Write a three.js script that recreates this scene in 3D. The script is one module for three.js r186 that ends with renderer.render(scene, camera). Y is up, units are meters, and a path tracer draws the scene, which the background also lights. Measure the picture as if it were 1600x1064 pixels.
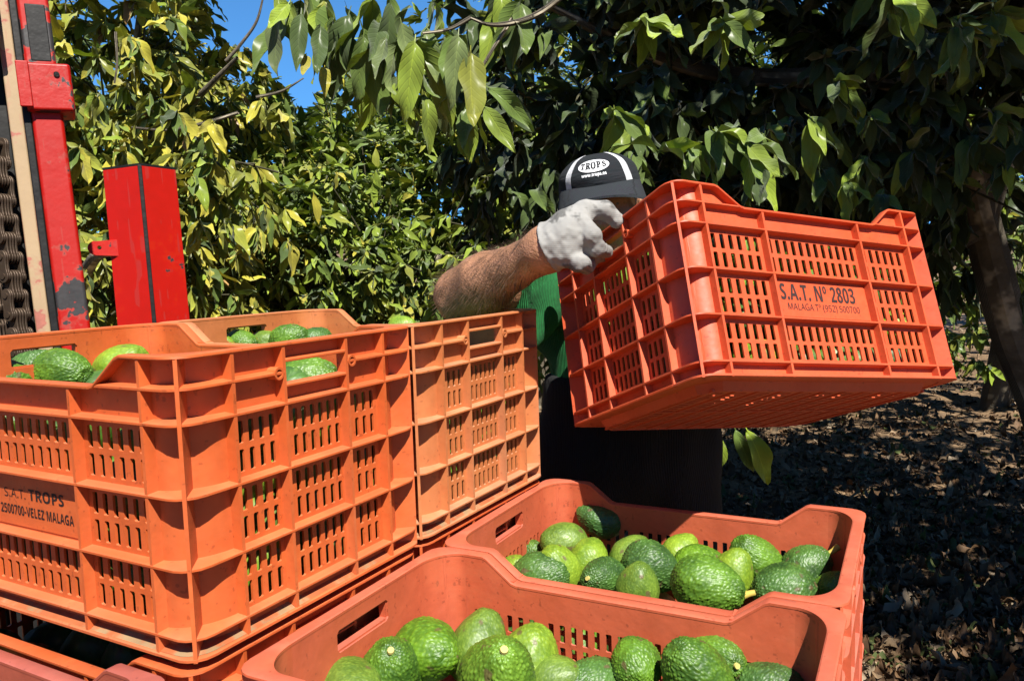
import * as THREE from 'three';
import { mergeGeometries, mergeVertices } from 'three/addons/utils/BufferGeometryUtils.js';
import { RoundedBoxGeometry } from 'three/addons/geometries/RoundedBoxGeometry.js';

// ---------------------------------------------------------------- camera, sky, sun, exposure
const scene = new THREE.Scene();
const G = 1.066;                                   // height of the upper crates' floor above the orchard ground
const camera = new THREE.PerspectiveCamera(46.74, 1024 / 680, 0.05, 400);
camera.rotation.order = 'YXZ';
camera.position.set(0.6434, 0.3844 + G, 0.8917);
camera.rotation.set(-0.0915, 0.5022, -0.0309);
camera.updateMatrixWorld(true);
const renderer = new THREE.WebGLRenderer({ antialias: true });
renderer.toneMapping = THREE.LinearToneMapping;
renderer.toneMappingExposure = 2.0;
renderer.shadowMap.enabled = true;
const SUN = new THREE.Vector3(1, 1.8, 0.72).normalize();
{
  const w = 512, h = 256, d = new Float32Array(w * h * 4);
  for (let j = 0; j < h; j++) for (let i = 0; i < w; i++) {
    const el = ((j + 0.5) / h - 0.5) * Math.PI, s = Math.sin(Math.max(0, el)), k = (j * w + i) * 4;
    const t = Math.pow(1 - s, 3.2);
    let c = [0.018 + 0.1 * t, 0.06 + 0.34 * t, 0.19 + 0.66 * t];
    if (el < 0) c = [0.03, 0.027, 0.02];
    d[k] = c[0]; d[k + 1] = c[1]; d[k + 2] = c[2]; d[k + 3] = 1;
  }
  const sky = new THREE.DataTexture(d, w, h, THREE.RGBAFormat, THREE.FloatType);
  sky.mapping = THREE.EquirectangularReflectionMapping; sky.magFilter = THREE.LinearFilter; sky.needsUpdate = true;
  scene.background = sky; scene.environment = sky;
}
const sun = new THREE.DirectionalLight(new THREE.Color(1, 0.955, 0.87), 5);
sun.position.copy(SUN).multiplyScalar(30); sun.target.position.set(0, 0, -2);
sun.castShadow = true; sun.shadow.mapSize.set(4096, 4096);
Object.assign(sun.shadow.camera, { left: -12, right: 12, top: 12, bottom: -12, near: 1, far: 80 });
scene.add(sun, sun.target);

// ---------------------------------------------------------------- helpers
function rngOf(a) { return () => { a |= 0; a = (a + 0x6D2B79F5) | 0; let t = Math.imul(a ^ (a >>> 15), 1 | a); t = (t + Math.imul(t ^ (t >>> 7), 61 | t)) ^ t; return ((t ^ (t >>> 14)) >>> 0) / 4294967296; }; }
const V = (x, y, z) => new THREE.Vector3(x, y, z);
const lerp = (a, b, t) => a + (b - a) * t, clamp = (x, a = 0, b = 1) => Math.min(b, Math.max(a, x));
const smooth = (a, b, x) => { const t = clamp((x - a) / (b - a)); return t * t * (3 - 2 * t); };
const FPX = 1231.1;
const CR = V(0, 0, 0), CU = V(0, 0, 0), CB = V(0, 0, 0);
camera.matrixWorld.extractBasis(CR, CU, CB);
// photograph pixel (of 1600 x 1064) and distance along the view -> point in the world
function at(px, py, depth) { return camera.position.clone().addScaledVector(CR, (px - 800) / FPX * depth).addScaledVector(CU, -(py - 532) / FPX * depth).addScaledVector(CB, -depth); }
function atY(px, py, y) { const a = at(px, py, 1), dir = a.sub(camera.position); const t = (y + G - camera.position.y) / dir.y; return camera.position.clone().addScaledVector(dir, t); }
function toPx(P) { const q = P.clone().sub(camera.position), z = -q.dot(CB); return [800 + FPX * q.dot(CR) / z, 532 - FPX * q.dot(CU) / z, z]; }
const taken = {};
function numbered(name) { const n = taken[name] = (taken[name] ?? -1) + 1; return n ? name + '_' + String(n).padStart(3, '0') : name; }
function tag(o, label, category, group) { if (label) o.userData.label = label; if (category) o.userData.category = category; if (group) o.userData.group = group; return o; }
function thing(name, label, category, group) { const o = new THREE.Group(); o.name = numbered(name); scene.add(o); return tag(o, label, category, group); }
function part(name, geo, mat, parent) { const m = new THREE.Mesh(geo, mat); m.name = name; m.castShadow = m.receiveShadow = true; parent.add(m); return m; }
function structure(name, geo, mat) { const m = part(name, geo, mat, scene); m.userData.kind = 'structure'; return m; }
function plain(g) { const o = g.index ? g.toNonIndexed() : g; for (const k of Object.keys(o.attributes)) if (!['position', 'normal', 'uv'].includes(k)) o.deleteAttribute(k); return o; }
const merge = (list) => mergeGeometries(list.map(plain));
function box(x0, x1, y0, y1, z0, z1) { return new THREE.BoxGeometry(x1 - x0, y1 - y0, z1 - z0).translate((x0 + x1) / 2, (y0 + y1) / 2, (z0 + z1) / 2); }
function rbox(x0, x1, y0, y1, z0, z1, r = 0.004) { return new RoundedBoxGeometry(x1 - x0, y1 - y0, z1 - z0, 2, r).translate((x0 + x1) / 2, (y0 + y1) / 2, (z0 + z1) / 2); }
// uv in metres, chosen by the direction each face looks
function boxUV(g, scale = 1) {
  const p = g.attributes.position, n = g.attributes.normal, uv = new Float32Array(p.count * 2);
  for (let i = 0; i < p.count; i++) {
    const ax = Math.abs(n.getX(i)), ay = Math.abs(n.getY(i)), az = Math.abs(n.getZ(i)), x = p.getX(i), y = p.getY(i), z = p.getZ(i);
    const [u, v] = ax > ay && ax > az ? [z, y] : ay > az ? [x, z] : [x, y];
    uv[2 * i] = u * scale; uv[2 * i + 1] = v * scale;
  }
  g.setAttribute('uv', new THREE.BufferAttribute(uv, 2)); return g;
}
// uv in metres along two directions only, so that no seam runs across a rounded form
function planeUV(g, a, b) { const p = g.attributes.position, uv = new Float32Array(p.count * 2); for (let i = 0; i < p.count; i++) { const x = p.getX(i), y = p.getY(i), z = p.getZ(i); uv[2 * i] = x * a.x + y * a.y + z * a.z; uv[2 * i + 1] = x * b.x + y * b.y + z * b.z; } g.setAttribute('uv', new THREE.BufferAttribute(uv, 2)); return g; }
function tube(points, radii, sides = 7, seg = 24) {
  const curve = new THREE.CatmullRomCurve3(points), g = new THREE.TubeGeometry(curve, seg, 1, sides), p = g.attributes.position, q = V();
  for (let i = 0; i <= seg; i++) {
    const t = i / seg, c = curve.getPointAt(t), k = t * (radii.length - 1), a = Math.min(radii.length - 2, Math.floor(k)), r = lerp(radii[a], radii[a + 1], k - a);
    for (let j = 0; j <= sides; j++) { const n = i * (sides + 1) + j; q.fromBufferAttribute(p, n).sub(c).multiplyScalar(r).add(c); p.setXYZ(n, q.x, q.y, q.z); }
  }
  g.computeVertexNormals(); return g;
}
// periodic value noise and its sums, for tiling textures
function pnoise(seed) {
  const r = rngOf(seed), T = new Float32Array(4096); for (let i = 0; i < 4096; i++) T[i] = r();
  return (x, y, n) => { const X = Math.floor(x), Y = Math.floor(y), f = x - X, g = y - Y, u = f * f * (3 - 2 * f), v = g * g * (3 - 2 * g), h = (a, b) => T[((((a % n) + n) % n) * 57 + (((b % n) + n) % n) * 131 + n * 17) & 4095]; return lerp(lerp(h(X, Y), h(X + 1, Y), u), lerp(h(X, Y + 1), h(X + 1, Y + 1), u), v); };
}
function fbm(N, x, y, n, oct = 4) { let s = 0, a = 0.5, t = 0; for (let o = 0; o < oct; o++) { s += a * N(x * n, y * n, n); t += a; n *= 2; a *= 0.55; } return s / t; }
function hash3(x, y, z) { let h = Math.imul(x, 374761393) ^ Math.imul(y, 668265263) ^ Math.imul(z, 2147483647 ^ 1442695041); h = Math.imul(h ^ (h >>> 13), 1274126177); return ((h ^ (h >>> 16)) >>> 0) / 4294967296; }
function noise3(x, y, z) { const X = Math.floor(x), Y = Math.floor(y), Z = Math.floor(z), s = (t) => t * t * (3 - 2 * t), u = s(x - X), v = s(y - Y), w = s(z - Z), h = (a, b, c) => hash3(X + a, Y + b, Z + c);
  return lerp(lerp(lerp(h(0, 0, 0), h(1, 0, 0), u), lerp(h(0, 1, 0), h(1, 1, 0), u), v), lerp(lerp(h(0, 0, 1), h(1, 0, 1), u), lerp(h(0, 1, 1), h(1, 1, 1), u), v), w); }
function tex(w, h, fn, srgb = false) {
  const d = new Uint8Array(w * h * 4);
  for (let j = 0; j < h; j++) for (let i = 0; i < w; i++) { const c = fn(i / w, j / h), k = (j * w + i) * 4; for (let n = 0; n < 3; n++) d[k + n] = clamp(Array.isArray(c) ? c[n] : c) * 255; d[k + 3] = Array.isArray(c) && c.length > 3 ? clamp(c[3]) * 255 : 255; }
  const t = new THREE.DataTexture(d, w, h, THREE.RGBAFormat); t.wrapS = t.wrapT = THREE.RepeatWrapping; t.magFilter = THREE.LinearFilter; t.minFilter = THREE.LinearMipmapLinearFilter; t.generateMipmaps = true;
  if (srgb) t.colorSpace = THREE.SRGBColorSpace; t.needsUpdate = true; return t;
}
const rgb = (r, g, b) => new THREE.Color().setRGB(r, g, b);
const std = (o) => new THREE.MeshStandardMaterial(o), phys = (o) => new THREE.MeshPhysicalMaterial(o);
// surface of a distance field on a grid (surface nets)
function netSurface(f, lo, hi, cell) {
  const n = [0, 1, 2].map((k) => Math.ceil((hi[k] - lo[k]) / cell) + 1), [nx, ny, nz] = n, F = new Float32Array(nx * ny * nz), id = (i, j, k) => (k * ny + j) * nx + i;
  for (let k = 0; k < nz; k++) for (let j = 0; j < ny; j++) for (let i = 0; i < nx; i++) F[id(i, j, k)] = f(lo[0] + i * cell, lo[1] + j * cell, lo[2] + k * cell);
  const vi = new Int32Array(nx * ny * nz).fill(-1), pos = [], idx = [];
  const C = [[0, 0, 0], [1, 0, 0], [0, 1, 0], [1, 1, 0], [0, 0, 1], [1, 0, 1], [0, 1, 1], [1, 1, 1]], E = [[0, 1], [2, 3], [4, 5], [6, 7], [0, 2], [1, 3], [4, 6], [5, 7], [0, 4], [1, 5], [2, 6], [3, 7]];
  for (let k = 0; k < nz - 1; k++) for (let j = 0; j < ny - 1; j++) for (let i = 0; i < nx - 1; i++) {
    const v = C.map((c) => F[id(i + c[0], j + c[1], k + c[2])]); let s = 0, x = 0, y = 0, z = 0;
    for (const [a, b] of E) if ((v[a] < 0) !== (v[b] < 0)) { const t = v[a] / (v[a] - v[b]); x += lerp(C[a][0], C[b][0], t); y += lerp(C[a][1], C[b][1], t); z += lerp(C[a][2], C[b][2], t); s++; }
    if (s) { vi[id(i, j, k)] = pos.length / 3; pos.push(lo[0] + (i + x / s) * cell, lo[1] + (j + y / s) * cell, lo[2] + (k + z / s) * cell); }
  }
  const quad = (a, b, c, d, flip) => { if (a < 0 || b < 0 || c < 0 || d < 0) return; flip ? idx.push(a, c, b, b, c, d) : idx.push(a, b, c, b, d, c); };
  for (let k = 1; k < nz - 1; k++) for (let j = 1; j < ny - 1; j++) for (let i = 1; i < nx - 1; i++) {
    const a = F[id(i, j, k)] < 0;
    if (a !== (F[id(i + 1, j, k)] < 0)) quad(vi[id(i, j - 1, k - 1)], vi[id(i, j, k - 1)], vi[id(i, j - 1, k)], vi[id(i, j, k)], !a);
    if (a !== (F[id(i, j + 1, k)] < 0)) quad(vi[id(i - 1, j, k - 1)], vi[id(i - 1, j, k)], vi[id(i, j, k - 1)], vi[id(i, j, k)], !a);
    if (a !== (F[id(i, j, k + 1)] < 0)) quad(vi[id(i - 1, j - 1, k)], vi[id(i, j - 1, k)], vi[id(i - 1, j, k)], vi[id(i, j, k)], !a);
  }
  const g = new THREE.BufferGeometry(); g.setAttribute('position', new THREE.Float32BufferAttribute(pos, 3)); g.setIndex(idx);
  const nr = new Float32Array(pos.length), e = cell * 0.6;
  for (let i = 0; i < pos.length; i += 3) { const [x, y, z] = [pos[i], pos[i + 1], pos[i + 2]]; const q = V(f(x + e, y, z) - f(x - e, y, z), f(x, y + e, z) - f(x, y - e, z), f(x, y, z + e) - f(x, y, z - e)).normalize(); nr[i] = q.x; nr[i + 1] = q.y; nr[i + 2] = q.z; }
  g.setAttribute('normal', new THREE.BufferAttribute(nr, 3)); return boxUV(g);
}
// tapered capsule between two joints
function cone(a, b, ra, rb) { const bx = b.x - a.x, by = b.y - a.y, bz = b.z - a.z, L = bx * bx + by * by + bz * bz || 1e-9; return (x, y, z) => { const px = x - a.x, py = y - a.y, pz = z - a.z, t = Math.min(1, Math.max(0, (px * bx + py * by + pz * bz) / L)), qx = px - bx * t, qy = py - by * t, qz = pz - bz * t; return Math.sqrt(qx * qx + qy * qy + qz * qz) - (ra + (rb - ra) * t); }; }
function blob(c, r, q) { const inv = q ? q.clone().invert() : null, v = V(); return (x, y, z) => { v.set(x - c.x, y - c.y, z - c.z); if (inv) v.applyQuaternion(inv); const k0 = Math.hypot(v.x / r[0], v.y / r[1], v.z / r[2]), k1 = Math.hypot(v.x / r[0] ** 2, v.y / r[1] ** 2, v.z / r[2] ** 2); return k0 < 1e-6 ? -Math.min(...r) : k0 * (k0 - 1) / k1; }; }
function smin(list, k) { return (x, y, z) => { let d = 1e9; for (const f of list) { const e = f(x, y, z), h = Math.max(k - Math.abs(d - e), 0) / k; d = Math.min(d, e) - h * h * k * 0.25; } return d; }; }
// ---------------------------------------------------------------- shared procedural textures and materials
const NA = pnoise(11), NB = pnoise(29), NC = pnoise(53);
const plasticMap = tex(1024, 1024, (u, v) => { // faded moulded plastic: broad fading, fine scuffs, dusty spots
  const a = fbm(NA, u, v, 3, 5), b = fbm(NB, u, v, 24, 3), s = fbm(NC, u * 1, v, 64, 2), sc = smooth(0.72, 0.8, NC(u * 16, v * 256, 16 * 16)) * smooth(0.5, 0.7, a);
  const k = 0.74 + 0.26 * a + 0.12 * (b - 0.5) + 0.07 * (s - 0.5), d = smooth(0.52, 0.8, a * 0.6 + b * 0.4) * 0.44 + sc * 0.22, f = smooth(0.74, 0.82, fbm(NB, v, u, 70, 3)) * 0.3;
  return [k * (1 - f) , (k + d * 0.42) * (1 - f), (k + d * 0.48) * (1 - f)];
});
const plasticRough = tex(512, 512, (u, v) => 0.38 + 0.3 * fbm(NB, u, v, 6, 4) + 0.1 * NC(u * 90, v * 90, 90));
const plasticBump = tex(512, 512, (u, v) => fbm(NC, u, v, 10, 5));
function plastic(r, g, b) { return phys({ color: rgb(r, g, b), map: plasticMap, roughnessMap: plasticRough, roughness: 1, bumpMap: plasticBump, bumpScale: 0.0014, vertexColors: true, clearcoat: 0.08, clearcoatRoughness: 0.4 }); }
const dirt = std({ roughness: 0.98, map: tex(512, 512, (u, v) => { const k = smooth(0.4, 0.6, fbm(NA, u, v, 40, 4)), f = 0.75 + 0.4 * fbm(NB, u, v, 60, 2); return [lerp(0.36, 0.27, k) * f, lerp(0.095, 0.17, k) * f, lerp(0.03, 0.085, k) * f]; }) });

const paintTex = (base, under, rust, amount, seed, scr, fr = 5) => { const N = pnoise(seed), M = pnoise(seed + 7); return tex(1024, 1024, (u, v) => {
  const a = fbm(N, u, v, fr, 6), b = fbm(M, u, v, 3, 4), e = fbm(M, u, v, 40, 3), t = a * 0.62 + b * 0.38 + (e - 0.5) * 0.14;
  const chip = smooth(amount, amount + 0.012, t), rim = smooth(amount - 0.03, amount, t) * (1 - chip), scratch = smooth(0.86, 0.9, N(u * 90, v * 9, 9 * 10)) * scr;
  const k = 0.86 + 0.2 * (b - 0.5) + 0.1 * (e - 0.5); return [0, 1, 2].map((n) => lerp(lerp(base[n] * k, rust[n], rim * 0.45 + scratch), under[n] * (0.7 + 0.6 * e), chip)); }); };
const redPaint = phys({ map: paintTex([0.4, 0.008, 0.003], [0.035, 0.032, 0.032], [0.28, 0.07, 0.05], 0.615, 71, 0.25), roughnessMap: tex(512, 512, (u, v) => 0.3 + 0.35 * fbm(NA, u, v, 5, 6)), roughness: 1, clearcoat: 0.06, clearcoatRoughness: 0.3, specularIntensity: 0.6, bumpMap: plasticBump, bumpScale: 0.0015 });
const redClean = phys({ map: paintTex([0.44, 0.009, 0.003], [0.03, 0.028, 0.028], [0.3, 0.03, 0.025], 0.69, 97, 0.5, 18), roughness: 0.5, clearcoat: 0.05, clearcoatRoughness: 0.35, specularIntensity: 0.6, bumpMap: plasticBump, bumpScale: 0.001 });
const creamPaint = std({ map: paintTex([0.4, 0.28, 0.16], [0.3, 0.1, 0.07], [0.34, 0.15, 0.1], 0.55, 17, 0.3), roughness: 0.7, bumpMap: plasticBump, bumpScale: 0.001 });
const greaseAndShade = phys({ color: rgb(0.01, 0.0095, 0.009), roughnessMap: plasticRough, roughness: 0.9, specularIntensity: 0.45, bumpMap: plasticBump, bumpScale: 0.002 });  // black grease; also stands for shade on the leftmost mast parts
const chainSteel = std({ map: tex(256, 256, (u, v) => { const a = fbm(NA, u, v, 6, 5); return [0.04 + 0.09 * a, 0.028 + 0.06 * a, 0.018 + 0.042 * a]; }), metalness: 0.55, roughness: 0.5, bumpMap: plasticBump, bumpScale: 0.002 });

// leaf blade: midrib, side veins, soft mottling; u runs from stalk to tip, v across
const leafMap = tex(256, 128, (u, v) => {
  const x = u, y = (v - 0.5) * 2, ay = Math.abs(y), mid = 1 - smooth(0.02, 0.075 * (1.1 - x), ay), vein = Math.abs((((x * 9 - ay * 1.9) % 1) + 1) % 1 - 0.5) * 2, ve = smooth(0.86, 0.97, vein) * (1 - ay * 0.5);
  const m = fbm(NA, u, v, 6, 4), k = 0.6 + 0.2 * m, l = Math.max(mid * 0.7, ve * 0.2), edge = smooth(0.85, 1, ay) * 0.06;
  return [k + l * 0.36 + edge, k + l * 0.3 + edge, k + l * 0.22];
});
const leafBump = tex(256, 128, (u, v) => { const ay = Math.abs(v - 0.5) * 2, vein = Math.abs((((u * 9 - ay * 1.9) % 1) + 1) % 1 - 0.5) * 2; return 0.7 - 0.22 * smooth(0.6, 1, vein) - 0.25 * (1 - smooth(0, 0.12, ay)) + 0.1 * fbm(NB, u, v, 10, 3); });
const leafMat = (r, g, b, coat = 0.17) => phys({ color: rgb(r, g, b), map: leafMap, bumpMap: leafBump, bumpScale: 0.0022, roughness: 1, transmission: 0.22, thickness: 0, clearcoat: coat, clearcoatRoughness: 0.27, side: THREE.DoubleSide });
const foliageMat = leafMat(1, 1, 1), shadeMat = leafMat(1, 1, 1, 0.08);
const bark = std({ map: tex(512, 512, (u, v) => { const a = fbm(NA, u, v, 5, 5), l = smooth(0.5, 0.7, fbm(NB, u, v, 8, 4)), c = fbm(NC, u * 1, v, 30, 3); const k = 0.75 + 0.5 * c; return [lerp(0.1, 0.36, l) * k * (0.5 + a), lerp(0.082, 0.31, l) * k * (0.5 + a), lerp(0.056, 0.22, l) * k * (0.5 + a)]; }), roughness: 0.95, bumpMap: tex(512, 512, (u, v) => fbm(NB, u, v, 14, 5)), bumpScale: 0.012 });
const twigMat = std({ color: rgb(0.06, 0.055, 0.026), roughness: 0.9 });
// ---------------------------------------------------------------- the field crate: a moulded box of ribs and slotted panels
const L = 0.555, W = 0.3928, H = 0.31, REC = 0.0125, TH = 0.003, RO = 0.026;
const u1 = 0.0711, u2 = 0.1438, v1 = 0.0555, v2 = 0.1727, Y = [H, 0.2763, 0.2411, 0.1675, 0.0946, 0.0233], s1 = 0.0834, s2 = 0.1328, HOLE = [0.2612, 0.2892];
// one corner (x = 0, z = 0), outline of the recessed wall and of the rib edges, both from the long side (v1, 0) to the end (0, -u1)
function cornerPaths(N = 12) {
  const inner = [], outer = [];
  for (let i = 0; i <= N; i++) { const a = i / N * Math.PI / 2; inner.push([v1 - (v1 - REC) * Math.sin(a), -(u1 - (u1 - REC) * Math.cos(a)), -Math.sin(a) * (u1 - REC), Math.cos(a) * (v1 - REC)]); }
  for (const p of inner) { const l = Math.hypot(p[2], p[3]); p[2] /= l; p[3] /= l; }
  const raw = [[v1, 0]]; for (let i = 0; i <= 10; i++) { const a = i / 10 * Math.PI / 2; raw.push([RO - RO * Math.sin(a), -(RO - RO * Math.cos(a))]); } raw.push([0, -u1]);
  const len = [0]; for (let i = 1; i < raw.length; i++) len.push(len[i - 1] + Math.hypot(raw[i][0] - raw[i - 1][0], raw[i][1] - raw[i - 1][1]));
  const half = len[6]; // apex in the middle, so both halves are shared out evenly
  for (let i = 0; i <= N; i++) { const t = i / N, s = t < 0.5 ? lerp(0, half, t * 2) : lerp(half, len[len.length - 1], t * 2 - 1); let k = 1; while (k < len.length - 1 && len[k] < s) k++; const f = (s - len[k - 1]) / (len[k] - len[k - 1]); outer.push([lerp(raw[k - 1][0], raw[k][0], f), lerp(raw[k - 1][1], raw[k][1], f)]); }
  return { inner, outer };
}
const CP = cornerPaths();
// profile: closed list of [d, y]; d = 0 the wall, 1 the rib edge, below 0 metres inward of the wall
function sweepCorner(profile) {
  const pos = [], idx = [], m = profile.length, n = CP.inner.length;
  for (let i = 0; i < n; i++) for (const [d, y] of profile) { const a = CP.inner[i], b = CP.outer[i]; pos.push(d >= 0 ? lerp(a[0], b[0], d) : a[0] + a[2] * d, y, d >= 0 ? lerp(a[1], b[1], d) : a[1] + a[3] * d); }
  for (let i = 0; i < n - 1; i++) for (let j = 0; j < m; j++) { const a = i * m + j, b = i * m + (j + 1) % m; idx.push(a, b, a + m, b, b + m, a + m); }
  for (let j = 1; j < m - 1; j++) { idx.push(0, j + 1, j); const o = (n - 1) * m; idx.push(o, o + j, o + j + 1); }
  const g = new THREE.BufferGeometry(); g.setAttribute('position', new THREE.Float32BufferAttribute(pos, 3)); g.setIndex(idx); g.setAttribute('uv', new THREE.Float32BufferAttribute(new Float32Array(pos.length / 3 * 2), 2));
  const s = g.toNonIndexed(); s.computeVertexNormals(); return softened(s, 0.8);
}
// smooth normals across faces that meet at less than an angle (in cosine)
function softened(g, minCos) {
  const p = g.attributes.position, n = g.attributes.normal, map = new Map(), key = (i) => Math.round(p.getX(i) * 2e4) + ',' + Math.round(p.getY(i) * 2e4) + ',' + Math.round(p.getZ(i) * 2e4);
  const fn = n.clone(); for (let i = 0; i < p.count; i++) { const k = key(i); (map.get(k) ?? map.set(k, []).get(k)).push(i); }
  const a = V(), b = V(), s = V();
  for (const list of map.values()) for (const i of list) { a.fromBufferAttribute(fn, i); s.set(0, 0, 0); for (const j of list) { b.fromBufferAttribute(fn, j); if (a.dot(b) > minCos) s.add(b); } s.normalize(); n.setXYZ(i, s.x, s.y, s.z); }
  return g;
}
const ribProfile = (y, d1 = 1, t0 = 0.0034, t1 = 0.0019) => [[-0.0006, y - t0], [d1 - 0.12, y - t1 * 1.1], [d1, y - t1 * 0.6], [d1, y + t1 * 0.6], [d1 - 0.12, y + t1 * 1.1], [-0.0006, y + t0]];
// straight horizontal rib along x on the long side whose outer face is z = 0
function ribX(x0, x1, y, out = 0, t0 = 0.0034, t1 = 0.0019, deep = REC) {
  const s = new THREE.Shape(); s.moveTo(-deep - 0.0006, y - t0); s.lineTo(out - 0.0016, y - t1 * 1.1); s.lineTo(out, y - t1 * 0.6); s.lineTo(out, y + t1 * 0.6); s.lineTo(out - 0.0016, y + t1 * 1.1); s.lineTo(-deep - 0.0006, y + t0); s.closePath();
  const g = new THREE.ExtrudeGeometry(s, { depth: x1 - x0, bevelEnabled: false }); // shape in (z, y), drawn out along x
  g.rotateY(Math.PI / 2); g.applyMatrix4(new THREE.Matrix4().set(1, 0, 0, x0, 0, 1, 0, 0, 0, 0, -1, 0, 0, 0, 0, 1)); // x along, z outward
  const ix = g.attributes.position; for (let i = 0; i < ix.count; i += 3) { const a = [ix.getX(i + 1), ix.getY(i + 1), ix.getZ(i + 1)], b = [ix.getX(i + 2), ix.getY(i + 2), ix.getZ(i + 2)]; ix.setXYZ(i + 1, ...b); ix.setXYZ(i + 2, ...a); }
  g.computeVertexNormals(); return g;
}
function ribY(x, y0, y1, t = 0.0021, out = -0.0004) { // straight upright rib, slightly tapered
  const s = new THREE.Shape(); s.moveTo(x - t * 1.5, REC + 0.0006); s.lineTo(x - t, -out); s.lineTo(x + t, -out); s.lineTo(x + t * 1.5, REC + 0.0006); s.closePath();
  return new THREE.ExtrudeGeometry(s, { depth: y1 - y0, bevelEnabled: false }).rotateX(-Math.PI / 2).translate(0, y0, 0);
}
function slotPath(x, y, w, h, c = 0.0013) { const p = new THREE.Path(); p.moveTo(x - w / 2 + c, y - h / 2); p.lineTo(x + w / 2 - c, y - h / 2); p.lineTo(x + w / 2, y - h / 2 + c); p.lineTo(x + w / 2, y + h / 2 - c); p.lineTo(x + w / 2 - c, y + h / 2); p.lineTo(x - w / 2 + c, y + h / 2); p.lineTo(x - w / 2, y + h / 2 - c); p.lineTo(x - w / 2, y - h / 2 + c); p.closePath(); return p; }
function slotRows(shape, x0, x1, n, zone, w) { const top = Y[2 + zone], bot = Y[3 + zone], hh = (top - bot); for (const f of [0.3, 0.72]) for (let i = 0; i < n; i++) shape.holes.push(slotPath(lerp(x0, x1, (i + 0.5) / n), top - hh * f, w, 0.0245)); }
function sidePanel() { // long side, outer face z = 0, wall recessed to -REC
  const s = new THREE.Shape(), t = H - 0.002, d = Y[1] - 0.002; s.moveTo(v1, 0.002); s.lineTo(L - v1, 0.002); s.lineTo(L - v1, t); s.lineTo(L - s1, t); s.lineTo(L - s2, d); s.lineTo(s2, d); s.lineTo(s1, t); s.lineTo(v1, t); s.closePath();
  for (let k = 0; k < 3; k++) { slotRows(s, v1 + 0.009, v2 - 0.006, 6, k, 0.0082); slotRows(s, L - v2 + 0.006, L - v1 - 0.009, 6, k, 0.0082); if (k !== 1) slotRows(s, v2 + 0.006, L - v2 - 0.006, 12, k, 0.0082); }
  const g = [new THREE.ExtrudeGeometry(s, { depth: TH, bevelEnabled: false }).translate(0, 0, -REC - TH)];
  for (const k of [2, 3, 4, 5]) for (const [a, b] of [[v1, v2], [v2, L - v2], [L - v2, L - v1]]) g.push(ribX(a, b, Y[k]));
  for (const [a, b] of [[v1, s2 - 0.002], [L - s2 + 0.002, L - v1]]) g.push(ribX(a, b, Y[1]));
  g.push(ribX(v1, L - v1, 0.0025, 0.0008, 0.0026, 0.0024));
  for (const x of [v2, L - v2]) g.push(ribY(x, 0, Y[1] - 0.003));
  // rim along the dipped upper edge: a flat cap with rounded lip
  const line = [[v1, H], [s1, H], [s1 + 0.006, H - 0.0022], [s2 - 0.005, Y[1] + 0.0022], [s2 + 0.003, Y[1]], [L - s2 - 0.003, Y[1]], [L - s2 + 0.005, Y[1] + 0.0022], [L - s1 - 0.006, H - 0.0022], [L - s1, H], [L - v1, H]];
  const prof = [[0.0002, -0.0042], [0.0009, -0.003], [0.0006, -0.0008], [-0.0012, 0], [-REC - TH + 0.0012, 0], [-REC - TH - 0.0005, -0.001], [-REC - TH - 0.0005, -0.0042]], pos = [], idx = [], m = prof.length;
  for (const [x, y] of line) for (const [z, dy] of prof) pos.push(x, y + dy, z);
  for (let i = 0; i < line.length - 1; i++) for (let j = 0; j < m; j++) { const a = i * m + j, b = i * m + (j + 1) % m; idx.push(a, a + m, b, b, a + m, b + m); }
  const r = new THREE.BufferGeometry(); r.setAttribute('position', new THREE.Float32BufferAttribute(pos, 3)); r.setIndex(idx); r.setAttribute('uv', new THREE.Float32BufferAttribute(new Float32Array(line.length * m * 2), 2)); const rn = r.toNonIndexed(); rn.computeVertexNormals(); g.push(softened(rn, 0.75));
  // raised plate for the lettering
  g.push(rbox(v2 + 0.006, L - v2 - 0.006, Y[4] + 0.006, Y[3] - 0.006, -REC - 0.001, -REC + 0.0011, 0.0008));
  return boxUV(merge(g), 2.2);
}
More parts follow.
